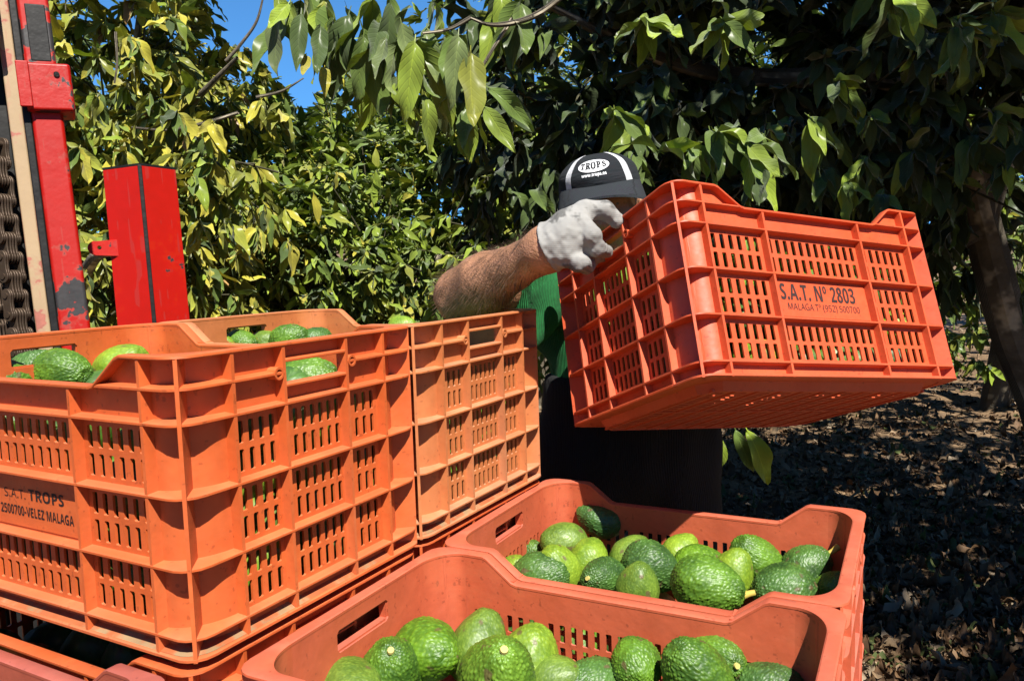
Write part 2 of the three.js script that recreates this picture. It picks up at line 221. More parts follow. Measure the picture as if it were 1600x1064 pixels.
function endPanel() { // drawn along x from u1 to W - u1, outer face z = 0; turned onto the ends later
  const s = new THREE.Shape(), t = H - 0.002; s.moveTo(u1, 0.002); s.lineTo(W - u1, 0.002); s.lineTo(W - u1, t); s.lineTo(u1, t); s.closePath();
  for (let k = 0; k < 3; k++) { slotRows(s, u1 + 0.008, u2 - 0.005, 4, k, 0.0072); slotRows(s, W - u2 + 0.005, W - u1 - 0.008, 4, k, 0.0072); slotRows(s, u2 + 0.003, W - u2 - 0.003, 7, k, 0.0072); }
  s.holes.push(slotPath(W / 2, (HOLE[0] + HOLE[1]) / 2, W - 2 * u2 - 0.004, HOLE[1] - HOLE[0], 0.004));
  const g = [new THREE.ExtrudeGeometry(s, { depth: TH, bevelEnabled: false }).translate(0, 0, -REC - TH)];
  const cols = [[u1, u2], [u2, W - u2], [W - u2, W - u1]];
  for (const k of [2, 3, 4, 5]) for (const [a, b] of cols) g.push(ribX(a, b, Y[k]));
  for (const [a, b] of [cols[0], cols[2]]) g.push(ribX(a, b, Y[1]));
  for (const y of HOLE) g.push(ribX(u2, W - u2, y, -0.0006, 0.0026, 0.0017));
  g.push(ribX(u1, W - u1, 0.0025, 0.0008, 0.0026, 0.0024));
  for (const x of [u2, W - u2]) g.push(ribY(x, 0, H - 0.003));
  const sh = new THREE.Shape(); for (const [i, [z, dy]] of [[0.0002, -0.0042], [0.0009, -0.003], [0.0006, -0.0008], [-0.0012, 0], [-REC - TH + 0.0012, 0], [-REC - TH - 0.0005, -0.001], [-REC - TH - 0.0005, -0.0042]].entries()) i ? sh.lineTo(z, H + dy) : sh.moveTo(z, H + dy); sh.closePath();
  const cap = new THREE.ExtrudeGeometry(sh, { depth: W - 2 * u1, bevelEnabled: false }).rotateY(Math.PI / 2); cap.rotateY(Math.PI).translate(W - u1, 0, 0); // z outward stays outward
  const cp = cap.attributes.position; let zmax = -1; for (let i = 0; i < cp.count; i++) zmax = Math.max(zmax, cp.getZ(i)); if (zmax > 0.005) cap.applyMatrix4(new THREE.Matrix4().makeScale(1, 1, -1)), flip(cap);
  g.push(cap);
  for (const x of [u2 - 0.0088, W - u2 + 0.0088]) { // hollow bosses beside the hand hole
    const ring = new THREE.Shape(); ring.absarc(0, 0, 0.0072, 0, Math.PI * 2); const h = new THREE.Path(); h.absarc(0, 0, 0.0046, 0, Math.PI * 2, true); ring.holes.push(h);
    g.push(new THREE.ExtrudeGeometry(ring, { depth: REC + 0.0005, bevelEnabled: false, curveSegments: 10 }).translate(x, Y[1], -REC));
  }
  return boxUV(merge(g), 2.2);
}
function flip(g) { const n = g.index ? null : g.attributes; if (!n) return g; for (const at of Object.values(n)) for (let i = 0; i < at.count; i += 3) for (let c = 0; c < at.itemSize; c++) { const a = at.array[(i + 1) * at.itemSize + c]; at.array[(i + 1) * at.itemSize + c] = at.array[(i + 2) * at.itemSize + c]; at.array[(i + 2) * at.itemSize + c] = a; } g.computeVertexNormals(); return g; }
function cornerPost() {
  const g = [sweepCorner([[-TH, 0.002], [0, 0.002], [0, H - 0.002], [-TH, H - 0.002]])];
  for (const y of [Y[1], Y[2], Y[3], Y[4], Y[5]]) g.push(sweepCorner(ribProfile(y)));
  g.push(sweepCorner([[-0.0006, 0], [0.9, 0], [1.05, 0.0012], [1.05, 0.0038], [0.9, 0.005], [-0.0006, 0.005]]));
  g.push(sweepCorner([[-TH - 0.0005, H - 0.0042], [1.0, H - 0.0042], [1.06, H - 0.003], [1.04, H - 0.0008], [0.88, H], [-TH + 0.0012, H], [-TH - 0.0005, H - 0.001]]));
  const mid = 6, a = CP.inner[mid], b = CP.outer[mid], dx = b[0] - a[0], dz = b[1] - a[1], l = Math.hypot(dx, dz), rib = box(-0.002, 0.002, 0, H - 0.003, 0, l + 0.0014 + 0.001); // upright rib on the corner itself
  rib.translate(0, 0, -0.0014).rotateY(Math.atan2(dx, dz)).translate(a[0], 0, a[1]); g.push(rib);
  g.push(ribY(v1, 0, H - 0.003)); // ribs where the curve meets the flats
  const e = ribY(u1, 0, H - 0.003); e.rotateY(Math.PI / 2); e.applyMatrix4(new THREE.Matrix4().makeScale(1, 1, 1)); // now along -z; outer face must look to -x
  const p = e.attributes.position; for (let i = 0; i < p.count; i++) p.setX(i, -p.getX(i)); flip(e); g.push(e);
  return boxUV(merge(g), 2.2);
}
function basePanel() { // a stepped foot: the floor lies lower than the flange and nests in the crate below
  const out = (i) => { const c = Math.max(0.004, RO + 0.012 - i * 0.3); return [[i + c, -i], [L - i - c, -i], [L - i, -i - c], [L - i, -W + i + c], [L - i - c, -W + i], [i + c, -W + i], [i, -W + i + c], [i, -i - c]]; };
  const a = out(REC - 0.001), b = out(0.03), c = out(0.037), pos = [], idx = [], yb = -0.0105, rows = 10, g = [];
  const ring = (p, y) => { const o = pos.length / 3; for (const [x, z] of p) pos.push(x, y, z); return o; };
  const strip = (o, q) => { for (let k = 0; k < 8; k++) { const n = (k + 1) % 8; idx.push(o + k, q + k, o + n, o + n, q + k, q + n); } };
  const r0 = ring(a, 0.0012), r1 = ring(b, 0.0006), r2 = ring(c, yb - 0.003), r3 = ring(out(0.0405), yb - 0.003), r4 = ring(out(0.041), yb + 0.001); strip(r0, r1); strip(r1, r2); strip(r2, r3); strip(r3, r4);
  const k = new THREE.BufferGeometry(); k.setAttribute('position', new THREE.Float32BufferAttribute(pos, 3)); k.setIndex(idx); k.setAttribute('uv', new THREE.Float32BufferAttribute(new Float32Array(pos.length / 3 * 2), 2)); const kn = k.toNonIndexed(); kn.computeVertexNormals(); g.push(kn);
  const s = new THREE.Shape(); out(0.0385).forEach(([x, z], n) => n ? s.lineTo(x, z) : s.moveTo(x, z)); s.closePath();
  for (let r = 0; r < rows; r++) { const x = lerp(0.05, L - 0.05, (r + 0.5) / rows); for (let n = 0; n < 20; n++) s.holes.push(slotPath(x, -lerp(0.055, W - 0.055, (n + 0.5) / 20), 0.02, 0.0075, 0.0012)); }
  const f = new THREE.ExtrudeGeometry(s, { depth: 0.0028, bevelEnabled: false }).rotateX(Math.PI / 2).translate(0, yb + 0.0022, 0); g.push(f);
  for (let r = 0; r <= rows; r++) { const x = lerp(0.05, L - 0.05, r / rows); g.push(box(x - 0.002, x + 0.002, yb - 0.0028, yb + 0.001, -W + 0.042, -0.042)); } // ribs under the floor
  g.push(box(0.043, L - 0.043, yb - 0.0024, yb + 0.0006, -W / 2 - 0.003, -W / 2 + 0.003));
  return boxUV(merge(g), 2.2);
}
const CG = { side: sidePanel(), end: endPanel(), corner: cornerPost(), base: basePanel() };
{ // mirrored corners keep their own winding
  const mirror = (g, sx, sz, tx, tz) => { const m = g.clone(); const p = m.attributes.position; for (let i = 0; i < p.count; i++) p.setXYZ(i, p.getX(i) * sx + tx, p.getY(i), p.getZ(i) * sz + tz); const n = m.attributes.normal; for (let i = 0; i < n.count; i++) n.setXYZ(i, n.getX(i) * sx, n.getY(i), n.getZ(i) * sz); if (sx * sz < 0) for (const at of [p, n, m.attributes.uv]) for (let i = 0; i < at.count; i += 3) for (let c = 0; c < at.itemSize; c++) { const a = at.array[(i + 1) * at.itemSize + c]; at.array[(i + 1) * at.itemSize + c] = at.array[(i + 2) * at.itemSize + c]; at.array[(i + 2) * at.itemSize + c] = a; } return m; };
  CG.corners = [CG.corner, mirror(CG.corner, -1, 1, L, 0), mirror(CG.corner, 1, -1, 0, -W), mirror(CG.corner, -1, -1, L, -W)];
}
// dust that settles on upward faces and round the foot, paler worn spots on edges
for (const g of [CG.side, CG.end, CG.base, ...CG.corners]) {
  const p = g.attributes.position, n = g.attributes.normal, c = new Float32Array(p.count * 3);
  for (let i = 0; i < p.count; i++) { const x = p.getX(i), y = p.getY(i), z = p.getZ(i), q = noise3(x * 34 + 5, y * 34, z * 34), up = n.getY(i) > 0.6 ? 1 : 0, rim = y > Y[1] - 0.004 ? 0.5 : 1; let d = up * (0.1 + 0.55 * q) * rim + smooth(0.05, 0, y) * 0.4 * q; d = clamp(d, 0, 0.7); const w = 1 + 0.22 * (noise3(x * 90, y * 90 + 3, z * 90) - 0.5); c.set([w * lerp(1, 0.92, d), w * lerp(1, 1.55, d), w * lerp(1, 3.2, d)], 3 * i); }
  g.setAttribute('color', new THREE.BufferAttribute(c, 3));
}
function printPlate(draw) { const cv = document.createElement('canvas'); cv.width = 1024; cv.height = 384; const c = cv.getContext('2d'); c.clearRect(0, 0, 1024, 384); draw(c); const t = new THREE.CanvasTexture(cv); t.colorSpace = THREE.SRGBColorSpace; return std({ map: t, transparent: true, roughness: 0.7 }); }
const dustX = (x0, x1) => { const s = new THREE.Shape(); s.moveTo(-REC, 0.0046); s.lineTo(-0.0016, 0.0046); s.lineTo(-0.004, 0.0064); s.lineTo(-REC, 0.0105); s.closePath(); const g = new THREE.ExtrudeGeometry(s, { depth: x1 - x0, bevelEnabled: false }).rotateY(-Math.PI / 2); g.translate(x1, 0, 0); return g; };
CG.dustSide = boxUV(merge([dustX(v1 + 0.003, v2 - 0.003), dustX(v2 + 0.003, L - v2 - 0.003), dustX(L - v2 + 0.003, L - v1 - 0.003)])); CG.dustEnd = boxUV(merge([dustX(u1 + 0.003, u2 - 0.003), dustX(u2 + 0.003, W - u2 - 0.003), dustX(W - u2 + 0.003, W - u1 - 0.003)]));
CG.dustCorner = boxUV(sweepCorner([[0, 0.0055], [0.85, 0.0055], [0.7, 0.0066], [0, 0.0095]]));
function makeCrate(label, group, mat, lettering, dusty) {
  const t = thing('plastic_crate', label, 'crate', group);
  part('base', CG.base, mat, t);
  const sides = [part('side_panel', CG.side, mat, t), part('side_panel', CG.side, mat, t)];
  sides[1].rotation.y = Math.PI; sides[1].position.set(L, 0, -W);
  for (const k of [0, 1]) { const e = part('end_panel', CG.end, mat, t); e.rotation.y = k ? Math.PI / 2 : -Math.PI / 2; e.position.set(k ? L : 0, 0, k ? 0 : -W); }
  for (const g of CG.corners) part('corner_post', g, mat, t);
  if (dusty) { part('dust', CG.dustSide, dirt, sides[0]); part('dust', CG.dustEnd, dirt, t.children[4]); const c = part('dust', CG.dustCorner, dirt, t.children[5]); c.scale.x = -1; c.position.x = L; t.children[6].add(c); }
  if (lettering) { const w = L - 2 * v2 - 0.014, h = Y[3] - Y[4] - 0.014; part('lettering', new THREE.PlaneGeometry(w, h).translate(L / 2, (Y[3] + Y[4]) / 2, -REC + 0.0016), lettering, sides[0]); }
  return t;
}
// ---------------------------------------------------------------- ground under the orchard
{
  const n = 260, pos = [], idx = [], warp = (t) => Math.sign(t) * (Math.abs(t) * 7 + Math.pow(Math.abs(t), 5) * 130);
  for (let j = 0; j <= n; j++) for (let i = 0; i <= n; i++) { const x = warp(i / n * 2 - 1), z = -3 + warp(j / n * 2 - 1), far = Math.hypot(x, z + 2); pos.push(x, (noise3(x * 1.3, 0, z * 1.3) - 0.5) * 0.09 + (noise3(x * 5, 3, z * 5) - 0.5) * 0.05 + (noise3(x * 15, 5, z * 15) - 0.5) * 0.022 + Math.pow(Math.max(0, far - 14), 1.2) * 0.02 + (noise3(x * 0.12, 8, z * 0.12) - 0.5) * 0.5 * smooth(8, 25, far), z); }
  for (let j = 0; j < n; j++) for (let i = 0; i < n; i++) { const a = j * (n + 1) + i; idx.push(a, a + n + 1, a + 1, a + 1, a + n + 1, a + n + 2); }
  const g = new THREE.BufferGeometry(); g.setAttribute('position', new THREE.Float32BufferAttribute(pos, 3)); g.setIndex(idx); g.computeVertexNormals(); boxUV(g, 0.6);
  const soil = std({ map: tex(1024, 1024, (u, v) => { const a = fbm(NA, u, v, 6, 6), b = fbm(NB, u, v, 60, 3), c = smooth(0.55, 0.7, b); return [0.1 + 0.09 * a + 0.1 * c, 0.062 + 0.056 * a + 0.066 * c, 0.03 + 0.03 * a + 0.038 * c]; }), roughness: 1, bumpMap: tex(512, 512, (u, v) => fbm(NB, u, v, 20, 5)), bumpScale: 0.03 });
  structure('ground', g, soil);
}
// ---------------------------------------------------------------- crates
const orangeA = plastic(0.58, 0.108, 0.022), orangeB = plastic(0.54, 0.165, 0.05), salmon = plastic(0.53, 0.103, 0.041), redHeld = plastic(0.59, 0.078, 0.018), orangeE = plastic(0.54, 0.096, 0.02), salmonG = plastic(0.38, 0.085, 0.047);
const ink = '#1c0f0c';
const printTrops = printPlate((c) => {
  c.fillStyle = ink; c.textBaseline = 'alphabetic'; c.save(); c.translate(512, 168); c.scale(1, 1); c.font = 'bold 118px sans-serif'; const w1 = c.measureText('TROPS').width; c.font = '96px sans-serif'; const w0 = c.measureText('S.A.T. ').width; const x0 = -(w0 + w1) / 2 + 30;
  c.fillText('S.A.T. ', x0, 0); c.font = 'bold 118px sans-serif'; c.fillText('TROPS', x0 + w0, 0); c.restore();
  c.save(); c.translate(14, 300); c.scale(0.7, 1.1); c.font = 'bold 94px sans-serif'; const t = 'Tº 95 2500700-VELEZ MALAGA', k = c.measureText(t).width; c.translate(0, 0); c.scale(1310 / k, 1); c.fillText(t, 0, 0); c.restore();
  c.globalCompositeOperation = 'destination-out'; const r = rngOf(8); for (let i = 0; i < 300; i++) { c.globalAlpha = 0.45 * r(); c.beginPath(); c.ellipse(r() * 1024, r() * 384, 1 + r() * 6, 1 + r() * 3, r() * 3, 0, 7); c.fill(); }
});
const printSat = printPlate((c) => {
  c.fillStyle = '#2a1512'; c.save(); c.translate(40, 205); c.font = 'bold 180px sans-serif'; const t = 'S.A.T. Nº 2803', k = c.measureText(t).width; c.scale(860 / k, 1.35); c.fillText(t, 0, 0); c.restore();
  c.save(); c.translate(95, 312); c.font = '88px sans-serif'; const t2 = 'MALAGA Tº (952) 500700', k2 = c.measureText(t2).width; c.scale(830 / k2, 1.15); c.fillText(t2, 0, 0); c.restore();
  c.globalCompositeOperation = 'destination-out'; const r = rngOf(5); for (let i = 0; i < 420; i++) { c.globalAlpha = 0.75 * r(); c.beginPath(); c.ellipse(r() * 1024, r() * 384, 1 + r() * 5, 1 + r() * 3, r() * 3, 0, 7); c.fill(); }
});
const cA = makeCrate('orange plastic crate with black lettering at the lower left, full of avocados', null, orangeA, printTrops, true);
cA.position.set(-L, G, W);
const cB = makeCrate('lighter tan orange crate behind the lettered orange one, under the bare forearm', null, orangeB, printTrops, true);
{ const th = -0.0038; cB.rotation.y = th; cB.position.set(-0.0015 - Math.cos(th) * L, G, 0.0027 + Math.sin(th) * L - 0.002); }
const th = 0.0287, YD = G - H - 0.0157, cth = Math.cos(th), sth = Math.sin(th);
const cC = makeCrate('salmon red crate of avocados at the bottom centre, nearest the viewer', null, salmon, printSat);
cC.rotation.y = th; cC.position.set(-0.001 + sth * W, YD, -0.0351 + cth * W);
const cD = makeCrate('salmon red crate of avocados below the carried crate, behind the nearest open one', null, salmon, printSat);
cD.rotation.y = th; cD.position.set(-0.001 - sth * 0.004, YD, -0.0351 - cth * 0.004);
const cE = makeCrate('orange crate mostly hidden directly under the lettered orange crate', null, orangeE, printTrops);
cE.position.set(-L - 0.004, G - H - 0.009, W + 0.004);
const cF = makeCrate('orange crate hidden under the lighter tan orange crate', null, orangeE, printTrops);
cF.position.set(-L - 0.006, G - H - 0.009, -0.004);
const cG = makeCrate('dusty salmon crate cut off by the bottom left corner', null, salmonG, printSat);
cG.position.set(-L - 0.012, YD + 0.007, 2 * W + 0.014);
const cH = makeCrate('vivid red orange crate being lifted by the gloved hand', null, redHeld, printSat);
cH.rotation.order = 'YXZ'; cH.rotation.set(-0.35492302, 0.96984227, -0.1022462); cH.position.set(0.34800599, 0.22471829 + G, -0.20356653);
cH.updateMatrixWorld(true);
structure('trailer_deck', merge([box(-0.75, 0.5, YD - 0.07, YD - 0.016, -0.4, 0.9), ...[-0.6, -0.2, 0.2, 0.42].map((x) => box(x - 0.05, x + 0.05, YD - 0.2, YD - 0.0702, -0.4, 0.9)), ...[-0.6, 0.42].flatMap((x) => [-0.3, 0.75].map((z) => box(x - 0.045, x + 0.045, -0.05, YD - 0.2002, z - 0.045, z + 0.045)))]), std({ color: rgb(0.06, 0.055, 0.05), roughness: 0.8 }));
// ---------------------------------------------------------------- avocados
// cells on the skin: distance to the nearest of jittered points
function worley(x, y, z) { const X = Math.floor(x), Y_ = Math.floor(y), Z = Math.floor(z); let a = 9, b = 9, h = 0; for (let k = -1; k < 2; k++) for (let j = -1; j < 2; j++) for (let i = -1; i < 2; i++) { const r = hash3(X + i, Y_ + j, Z + k), dx = X + i + 0.15 + 0.7 * r - x, dy = Y_ + j + 0.15 + 0.7 * ((r * 57.3) % 1) - y, dz = Z + k + 0.15 + 0.7 * ((r * 911.7) % 1) - z, d = dx * dx + dy * dy + dz * dz; if (d < a) { b = a; a = d; h = r; } else if (d < b) b = d; } return [Math.sqrt(a), Math.sqrt(b), h]; }
// long axis along y, stalk at +y; half width 0.039, half length from the shape
function avocadoGeo({ seed, half = 0.054, wide = 0.039, neck = 0.2, bend = 0, bump = 0.0016, dark, light, pebble = 0.0044, nu = 150, nv = 96 }) {
  const g = new THREE.SphereGeometry(1, nu, nv), p = g.attributes.position, col = new Float32Array(p.count * 3), v = V();
  for (let i = 0; i < p.count; i++) {
    v.fromBufferAttribute(p, i); const t = v.y, k = 1 - neck * t - neck * 0.35 * t * t + neck * 0.3, lump = 1 + 0.11 * (noise3(v.x * 1.6 + seed * 5, v.y * 1.6, v.z * 1.6) - 0.5) + 0.03 * (noise3(v.x * 4 + seed, v.y * 4, v.z * 4 + 9) - 0.5);
    let x = v.x * wide * k * lump, y = v.y * half * lump, z = v.z * wide * k * lump; const dimple = Math.exp(-(((1 - t) * 14) ** 2)); y -= dimple * 0.0035;
    const s = 1 / pebble, w = worley((x + seed) * s, (y + seed * 3) * s, z * s), w2 = worley((x + seed) * s * 2.1, y * s * 2.1, (z + 7) * s * 2.1), e = clamp((w[1] - w[0]) * 2.2), h = (0.5 * e + 0.5 * (1 - w[0])) * (0.6 + 0.6 * w[2]) + 0.25 * (1 - w2[0]) - 0.6;
    const l = Math.hypot(x / wide, y / half, z / wide) || 1, nx = x / wide / wide, ny = y / half / half, nz = z / wide / wide, nl = Math.hypot(nx, ny, nz), fade = smooth(0, 0.02, 1 - Math.abs(t)); x += nx / nl * h * bump * 1.5 * fade; y += ny / nl * h * bump * 1.5 * fade; z += nz / nl * h * bump * 1.5 * fade;
    if (bend) { const a = y / half; x += bend * a * a; }
    p.setXYZ(i, x, y, z);
    const big = noise3(x * 38 + seed, y * 38, z * 38), scar = smooth(0.83, 0.87, noise3(x * 75 + seed * 2, y * 75, z * 75 + 4)) * 0.75, f = clamp(0.3 + 0.32 * smooth(-0.3, 0.35, h) + 0.8 * (big - 0.5) + 0.28 * (w[2] - 0.5)), dot = w2[2] > 0.86 && w2[0] < 0.34 ? 0.35 : 0;
    for (let c = 0; c < 3; c++) col[3 * i + c] = lerp([0.98, 0.99, 0.85][c] * lerp(dark[c], light[c], f) + dot * [0.14, 0.17, 0.03][c], [0.1, 0.062, 0.03][c], scar);
  }
  g.setAttribute('color', new THREE.BufferAttribute(col, 3)); g.computeVertexNormals();
  const n = g.attributes.normal; for (let j = 0; j <= nv; j++) { const a = j * (nu + 1), b = a + nu, x = n.getX(a) + n.getX(b), y = n.getY(a) + n.getY(b), z = n.getZ(a) + n.getZ(b), l = Math.hypot(x, y, z) || 1; n.setXYZ(a, x / l, y / l, z / l); n.setXYZ(b, x / l, y / l, z / l); }
  return g;
}
const skin = phys({ color: 0xffffff, vertexColors: true, roughness: 0.5, clearcoat: 0.08, clearcoatRoughness: 0.3, bumpMap: tex(256, 256, (u, v) => fbm(NC, u, v, 32, 3)), bumpScale: 0.0006 });
const scarMat = std({ color: rgb(0.5, 0.42, 0.12), roughness: 0.7 }), stalkMat = std({ color: rgb(0.42, 0.31, 0.05), roughness: 0.75 });
const KINDS = {
  green: { dark: [0.03, 0.08, 0.008], light: [0.12, 0.245, 0.018] }, dark: { dark: [0.018, 0.052, 0.01], light: [0.075, 0.17, 0.03] }, lime: { dark: [0.1, 0.18, 0.012], light: [0.23, 0.34, 0.026], bump: 0.0006, pebble: 0.006 },
  olive: { dark: [0.055, 0.11, 0.012], light: [0.165, 0.255, 0.032], bump: 0.0005, pebble: 0.004 }, glossy: { dark: [0.04, 0.105, 0.006], light: [0.145, 0.28, 0.014], bump: 0.0011, pebble: 0.006 }, bent: { dark: [0.018, 0.055, 0.012], light: [0.06, 0.15, 0.03], bend: 0.022, half: 0.064, neck: 0.05, wide: 0.035 },
  round: { dark: [0.035, 0.09, 0.008], light: [0.12, 0.25, 0.018], half: 0.043, neck: 0.08 }, pear: { dark: [0.04, 0.1, 0.008], light: [0.15, 0.28, 0.025], neck: 0.3, half: 0.062 },
};
const avoGeo = {}, avoLow = {}; let avoSeed = 1;
for (const [k, o] of Object.entries(KINDS)) { const q = { half: 0.054, wide: 0.039, neck: 0.2, bend: 0, ...o, seed: avoSeed++ * 1.7 }; avoGeo[k] = avocadoGeo(q); avoLow[k] = avocadoGeo({ ...q, nu: 44, nv: 30 }); avoGeo[k].half = q.half; }
const avoVary = rngOf(321);
// dir: where the stalk end points, as [right, up, towards the viewer]
function avocado(kind, P, dir, size, label, group, end, spin = 0, low = false) {
  const t = thing('avocado', label, 'avocado', group), d = low ? V(...dir) : V(0, 0, 0).addScaledVector(CR, dir[0]).addScaledVector(CU, dir[1]).addScaledVector(CB, dir[2]); d.normalize();
  t.position.copy(P); t.quaternion.setFromUnitVectors(V(0, 1, 0), d); t.rotateY(spin); const q = avoVary; t.scale.set(size * (0.92 + 0.16 * q()), size * (0.93 + 0.16 * q()), size * (0.92 + 0.16 * q()));
  part('skin', (low ? avoLow : avoGeo)[kind], skin, t); const half = avoGeo[kind].half;
  if (end === 'scar') part('stem_scar', new THREE.CylinderGeometry(0.0042, 0.0048, 0.0035, 12).translate(0, half - 0.0022, 0), scarMat, t);
  if (end === 'stalk') part('stalk', tube([V(0, half - 0.006, 0), V(0.001, half + 0.005, 0.001), V(0.003, half + 0.02, 0)], [0.0048, 0.0052, 0.0068], 10, 8), stalkMat, t);
  return t;
}
const C_ = 'nearest crate', D_ = 'middle crate';
// kind, px, py, height of its middle, stalk direction, size, label, end, spin
const AV = [
  ['glossy', 668, 1017, -0.098, [0.4, 0.1, 0.5], 0.987, 'round glossy green avocado beside the hand hole, left in the ' + C_, null, 1],
  ['green', 610, 1050, -0.104, [0.1, 0.75, 0.62], 0.921, 'green avocado with pale stem scar facing up, left of centre in the ' + C_, 'scar', 2],
  ['olive', 548, 1082, -0.108, [0.5, 0.2, 0.5], 0.940, 'mottled yellowish avocado farthest left in the ' + C_, null, 0.5],
  ['pear', 778, 1054, -0.082, [0.12, 0.72, 0.68], 1.109, 'largest pear shaped avocado with pale stem scar on top, bottom centre', 'scar', 0],
  ['olive', 748, 1010, -0.115, [0.3, 0.8, -0.3], 0.940, 'dull avocado just behind the big pear shaped one', null, 3],
  ['lime', 826, 1032, -0.103, [0.25, 0.9, 0.1], 0.921, 'bright lime avocado pressed against right side of the big pear shaped one', null, 4],
  ['olive', 868, 1066, -0.118, [0.8, 0.2, 0.3], 0.799, 'small pale avocado between the big pear shaped one and the round one', null, 4],
  ['round', 995, 1040, -0.100, [-0.2, -0.3, 0.9], 0.808, 'small round wrinkled avocado at the centre right of the ' + C_, null, 2.4],
  ['dark', 928, 1072, -0.125, [-0.7, 0.2, 0.4], 0.865, 'shaded avocado low beside the small round one, at the bottom edge', null, 5],
  ['green', 1086, 1052, -0.090, [-0.55, 0.75, 0.25], 0.893, 'long green avocado leaning left in front of one with a stem scar', null, 1.2],
  ['green', 1120, 1028, -0.100, [0.3, 0.15, 0.9], 0.808, 'green avocado with round pale scar, right side of the ' + C_, 'scar', 2.2],
  ['dark', 1204, 1079, -0.120, [0.9, 0.2, 0.1], 0.846, 'dark avocado tip showing lowest near the shaded corner of the ' + C_, null, 0.4],
  ['bent', 943, 816, -0.086, [-0.95, 0.12, 0.15], 0.808, 'dark bent avocado with a shaded top, farthest back in the ' + D_, null, 1.65],
  ['olive', 881, 847, -0.096, [-0.9, 0.12, 0.35], 0.865, 'pale green avocado lying left of the dark bent one', null, 2],
  ['lime', 872, 887, -0.100, [-0.35, 0.75, 0.3], 0.808, 'bright lime avocado standing upright at the left of the ' + D_, null, 1],
  ['lime', 922, 872, -0.100, [0.3, 0.5, -0.6], 0.752, 'smooth yellow lime avocado in the middle of the heap, under the bent one', null, 4],
  ['dark', 846, 901, -0.108, [0.8, 0.15, 0.4], 0.893, 'dark speckled avocado along the near rim, leftmost big one in the ' + D_, null, 3],
  ['green', 829, 870, -0.130, [0.2, 0.9, 0.2], 0.658, 'small avocado peeking out against the slotted left wall of the ' + D_, null, 1],
  ['dark', 941, 903, -0.100, [-0.55, 0.2, 0.72], 0.808, 'wrinkled avocado with cream stem scar at the near rim', 'scar', 3.6],
  ['olive', 997, 917, -0.104, [0.05, 0.9, 0.3], 0.752, 'dull olive oval avocado standing upright at the near rim', null, 2],
  ['olive', 986, 866, -0.098, [0.6, 0.4, -0.4], 0.790, 'olive avocado touching the slotted far wall left of the middle', null, 5],
  ['dark', 1018, 886, -0.094, [0.8, -0.35, 0.35], 0.940, 'long dark pebbled avocado slanting down across the middle of the heap', null, 0],
  ['lime', 1064, 862, -0.105, [0.5, 0.5, -0.3], 0.677, 'small lime avocado peeking above the heap at the far wall', null, 2],
  ['glossy', 1094, 884, -0.100, [0.9, 0.1, -0.2], 0.827, 'bright green avocado half hidden behind the biggest dark one', null, 3],
  ['green', 1108, 916, -0.082, [0.84, -0.1, 0.5], 1.072, 'biggest dark green avocado with brown scars at the near rim, centre right', null, 2.8],
  ['lime', 1144, 897, -0.100, [0.3, 0.8, 0.1], 0.799, 'lime avocado wedged behind the big scarred one', null, 1],
  ['green', 1182, 877, -0.098, [-0.55, 0.62, 0.2], 0.940, 'plump bumpy green avocado against the far wall, right of centre', null, 5],
  ['dark', 1224, 922, -0.098, [-0.96, -0.02, 0.2], 0.921, 'dark avocado lying flat with yellow stalk pointing left', 'stalk', 4],
  ['dark', 1262, 886, -0.100, [0.75, 0.5, 0.05], 0.827, 'dark pebbled avocado with tall yellow stalk near the right corner', 'stalk', 2],
  ['green', 1302, 926, -0.115, [0.2, 0.6, 0.5], 0.752, 'shaded avocado tip in the dark right end of the ' + D_, null, 2],
  ['lime', 803, 894, -0.125, [0.3, 0.5, 0.5], 0.677, 'sliver of lime avocado behind the dip in the near rim', null, 2],
  ['green', 102, 582, 0.248, [0.9, -0.1, 0.35], 0.880, 'sunlit green avocado on top of the lettered orange crate', null, 1],
  ['dark', 52, 580, 0.242, [0.8, 0.5, 0.1], 0.836, 'darker avocado behind the sunlit one, left end of the lettered crate', null, 3],
  ['green', 0, 596, 0.242, [-0.5, 0.2, 0.6], 0.792, 'avocado cut by the left edge of the picture', null, 2],
  ['lime', 192, 574, 0.246, [0.8, 0.5, 0.2], 0.836, 'lime avocado right of the sunlit pair, behind the raised corner of the lettered crate', null, 5],
  ['olive', 268, 567, 0.238, [0.5, 0.4, 0.3], 0.748, 'avocado top barely showing over the rim of the lettered crate', null, 5],
  ['green', 482, 596, 0.233, [0.86, 0.2, 0.1], 0.836, 'avocado seen through the hand hole of the lettered orange crate', null, 3],
  ['olive', 436, 601, 0.228, [0.5, 0.6, 0.1], 0.748, 'second avocado at left inside the hand hole of the lettered crate', null, 1],
  ['green', 378, 537, 0.255, [0.86, -0.1, 0.4], 0.686, 'avocado beside the far hand hole of the tan orange crate', null, 2],
  ['lime', 352, 540, 0.254, [-0.3, 0.7, 0.2], 0.440, 'tiny yellow stalked avocado at left in the far hand hole', 'stalk', 2],
  ['green', 455, 533, 0.254, [0.8, 0.25, 0.3], 0.862, 'green avocado on top of the tan orange crate, middle of three', null, 4],
  ['dark', 494, 534, 0.250, [0.6, 0.35, -0.3], 0.704, 'darker avocado on top of the tan orange crate, right of three', null, 4],
  ['olive', 415, 538, 0.248, [0.7, 0.2, 0.2], 0.704, 'dull avocado on top of the tan orange crate, left of three', null, 4],
  ['lime', 628, 510, 0.254, [0.9, 0.2, 0.2], 0.651, 'lime avocado top over the dipped rim of the tan orange crate, left of the elbow', null, 1],
  ['green', -8, 1054, -0.100, [0.3, 0.5, 0.6], 0.846, 'avocado at the very left edge in the bottom left crate', null, 1],
];
for (const [kind, px, py, y, dir, size, label, end, spin] of AV) avocado(kind, atY(px, py, y), dir, size, label, null, end, spin);
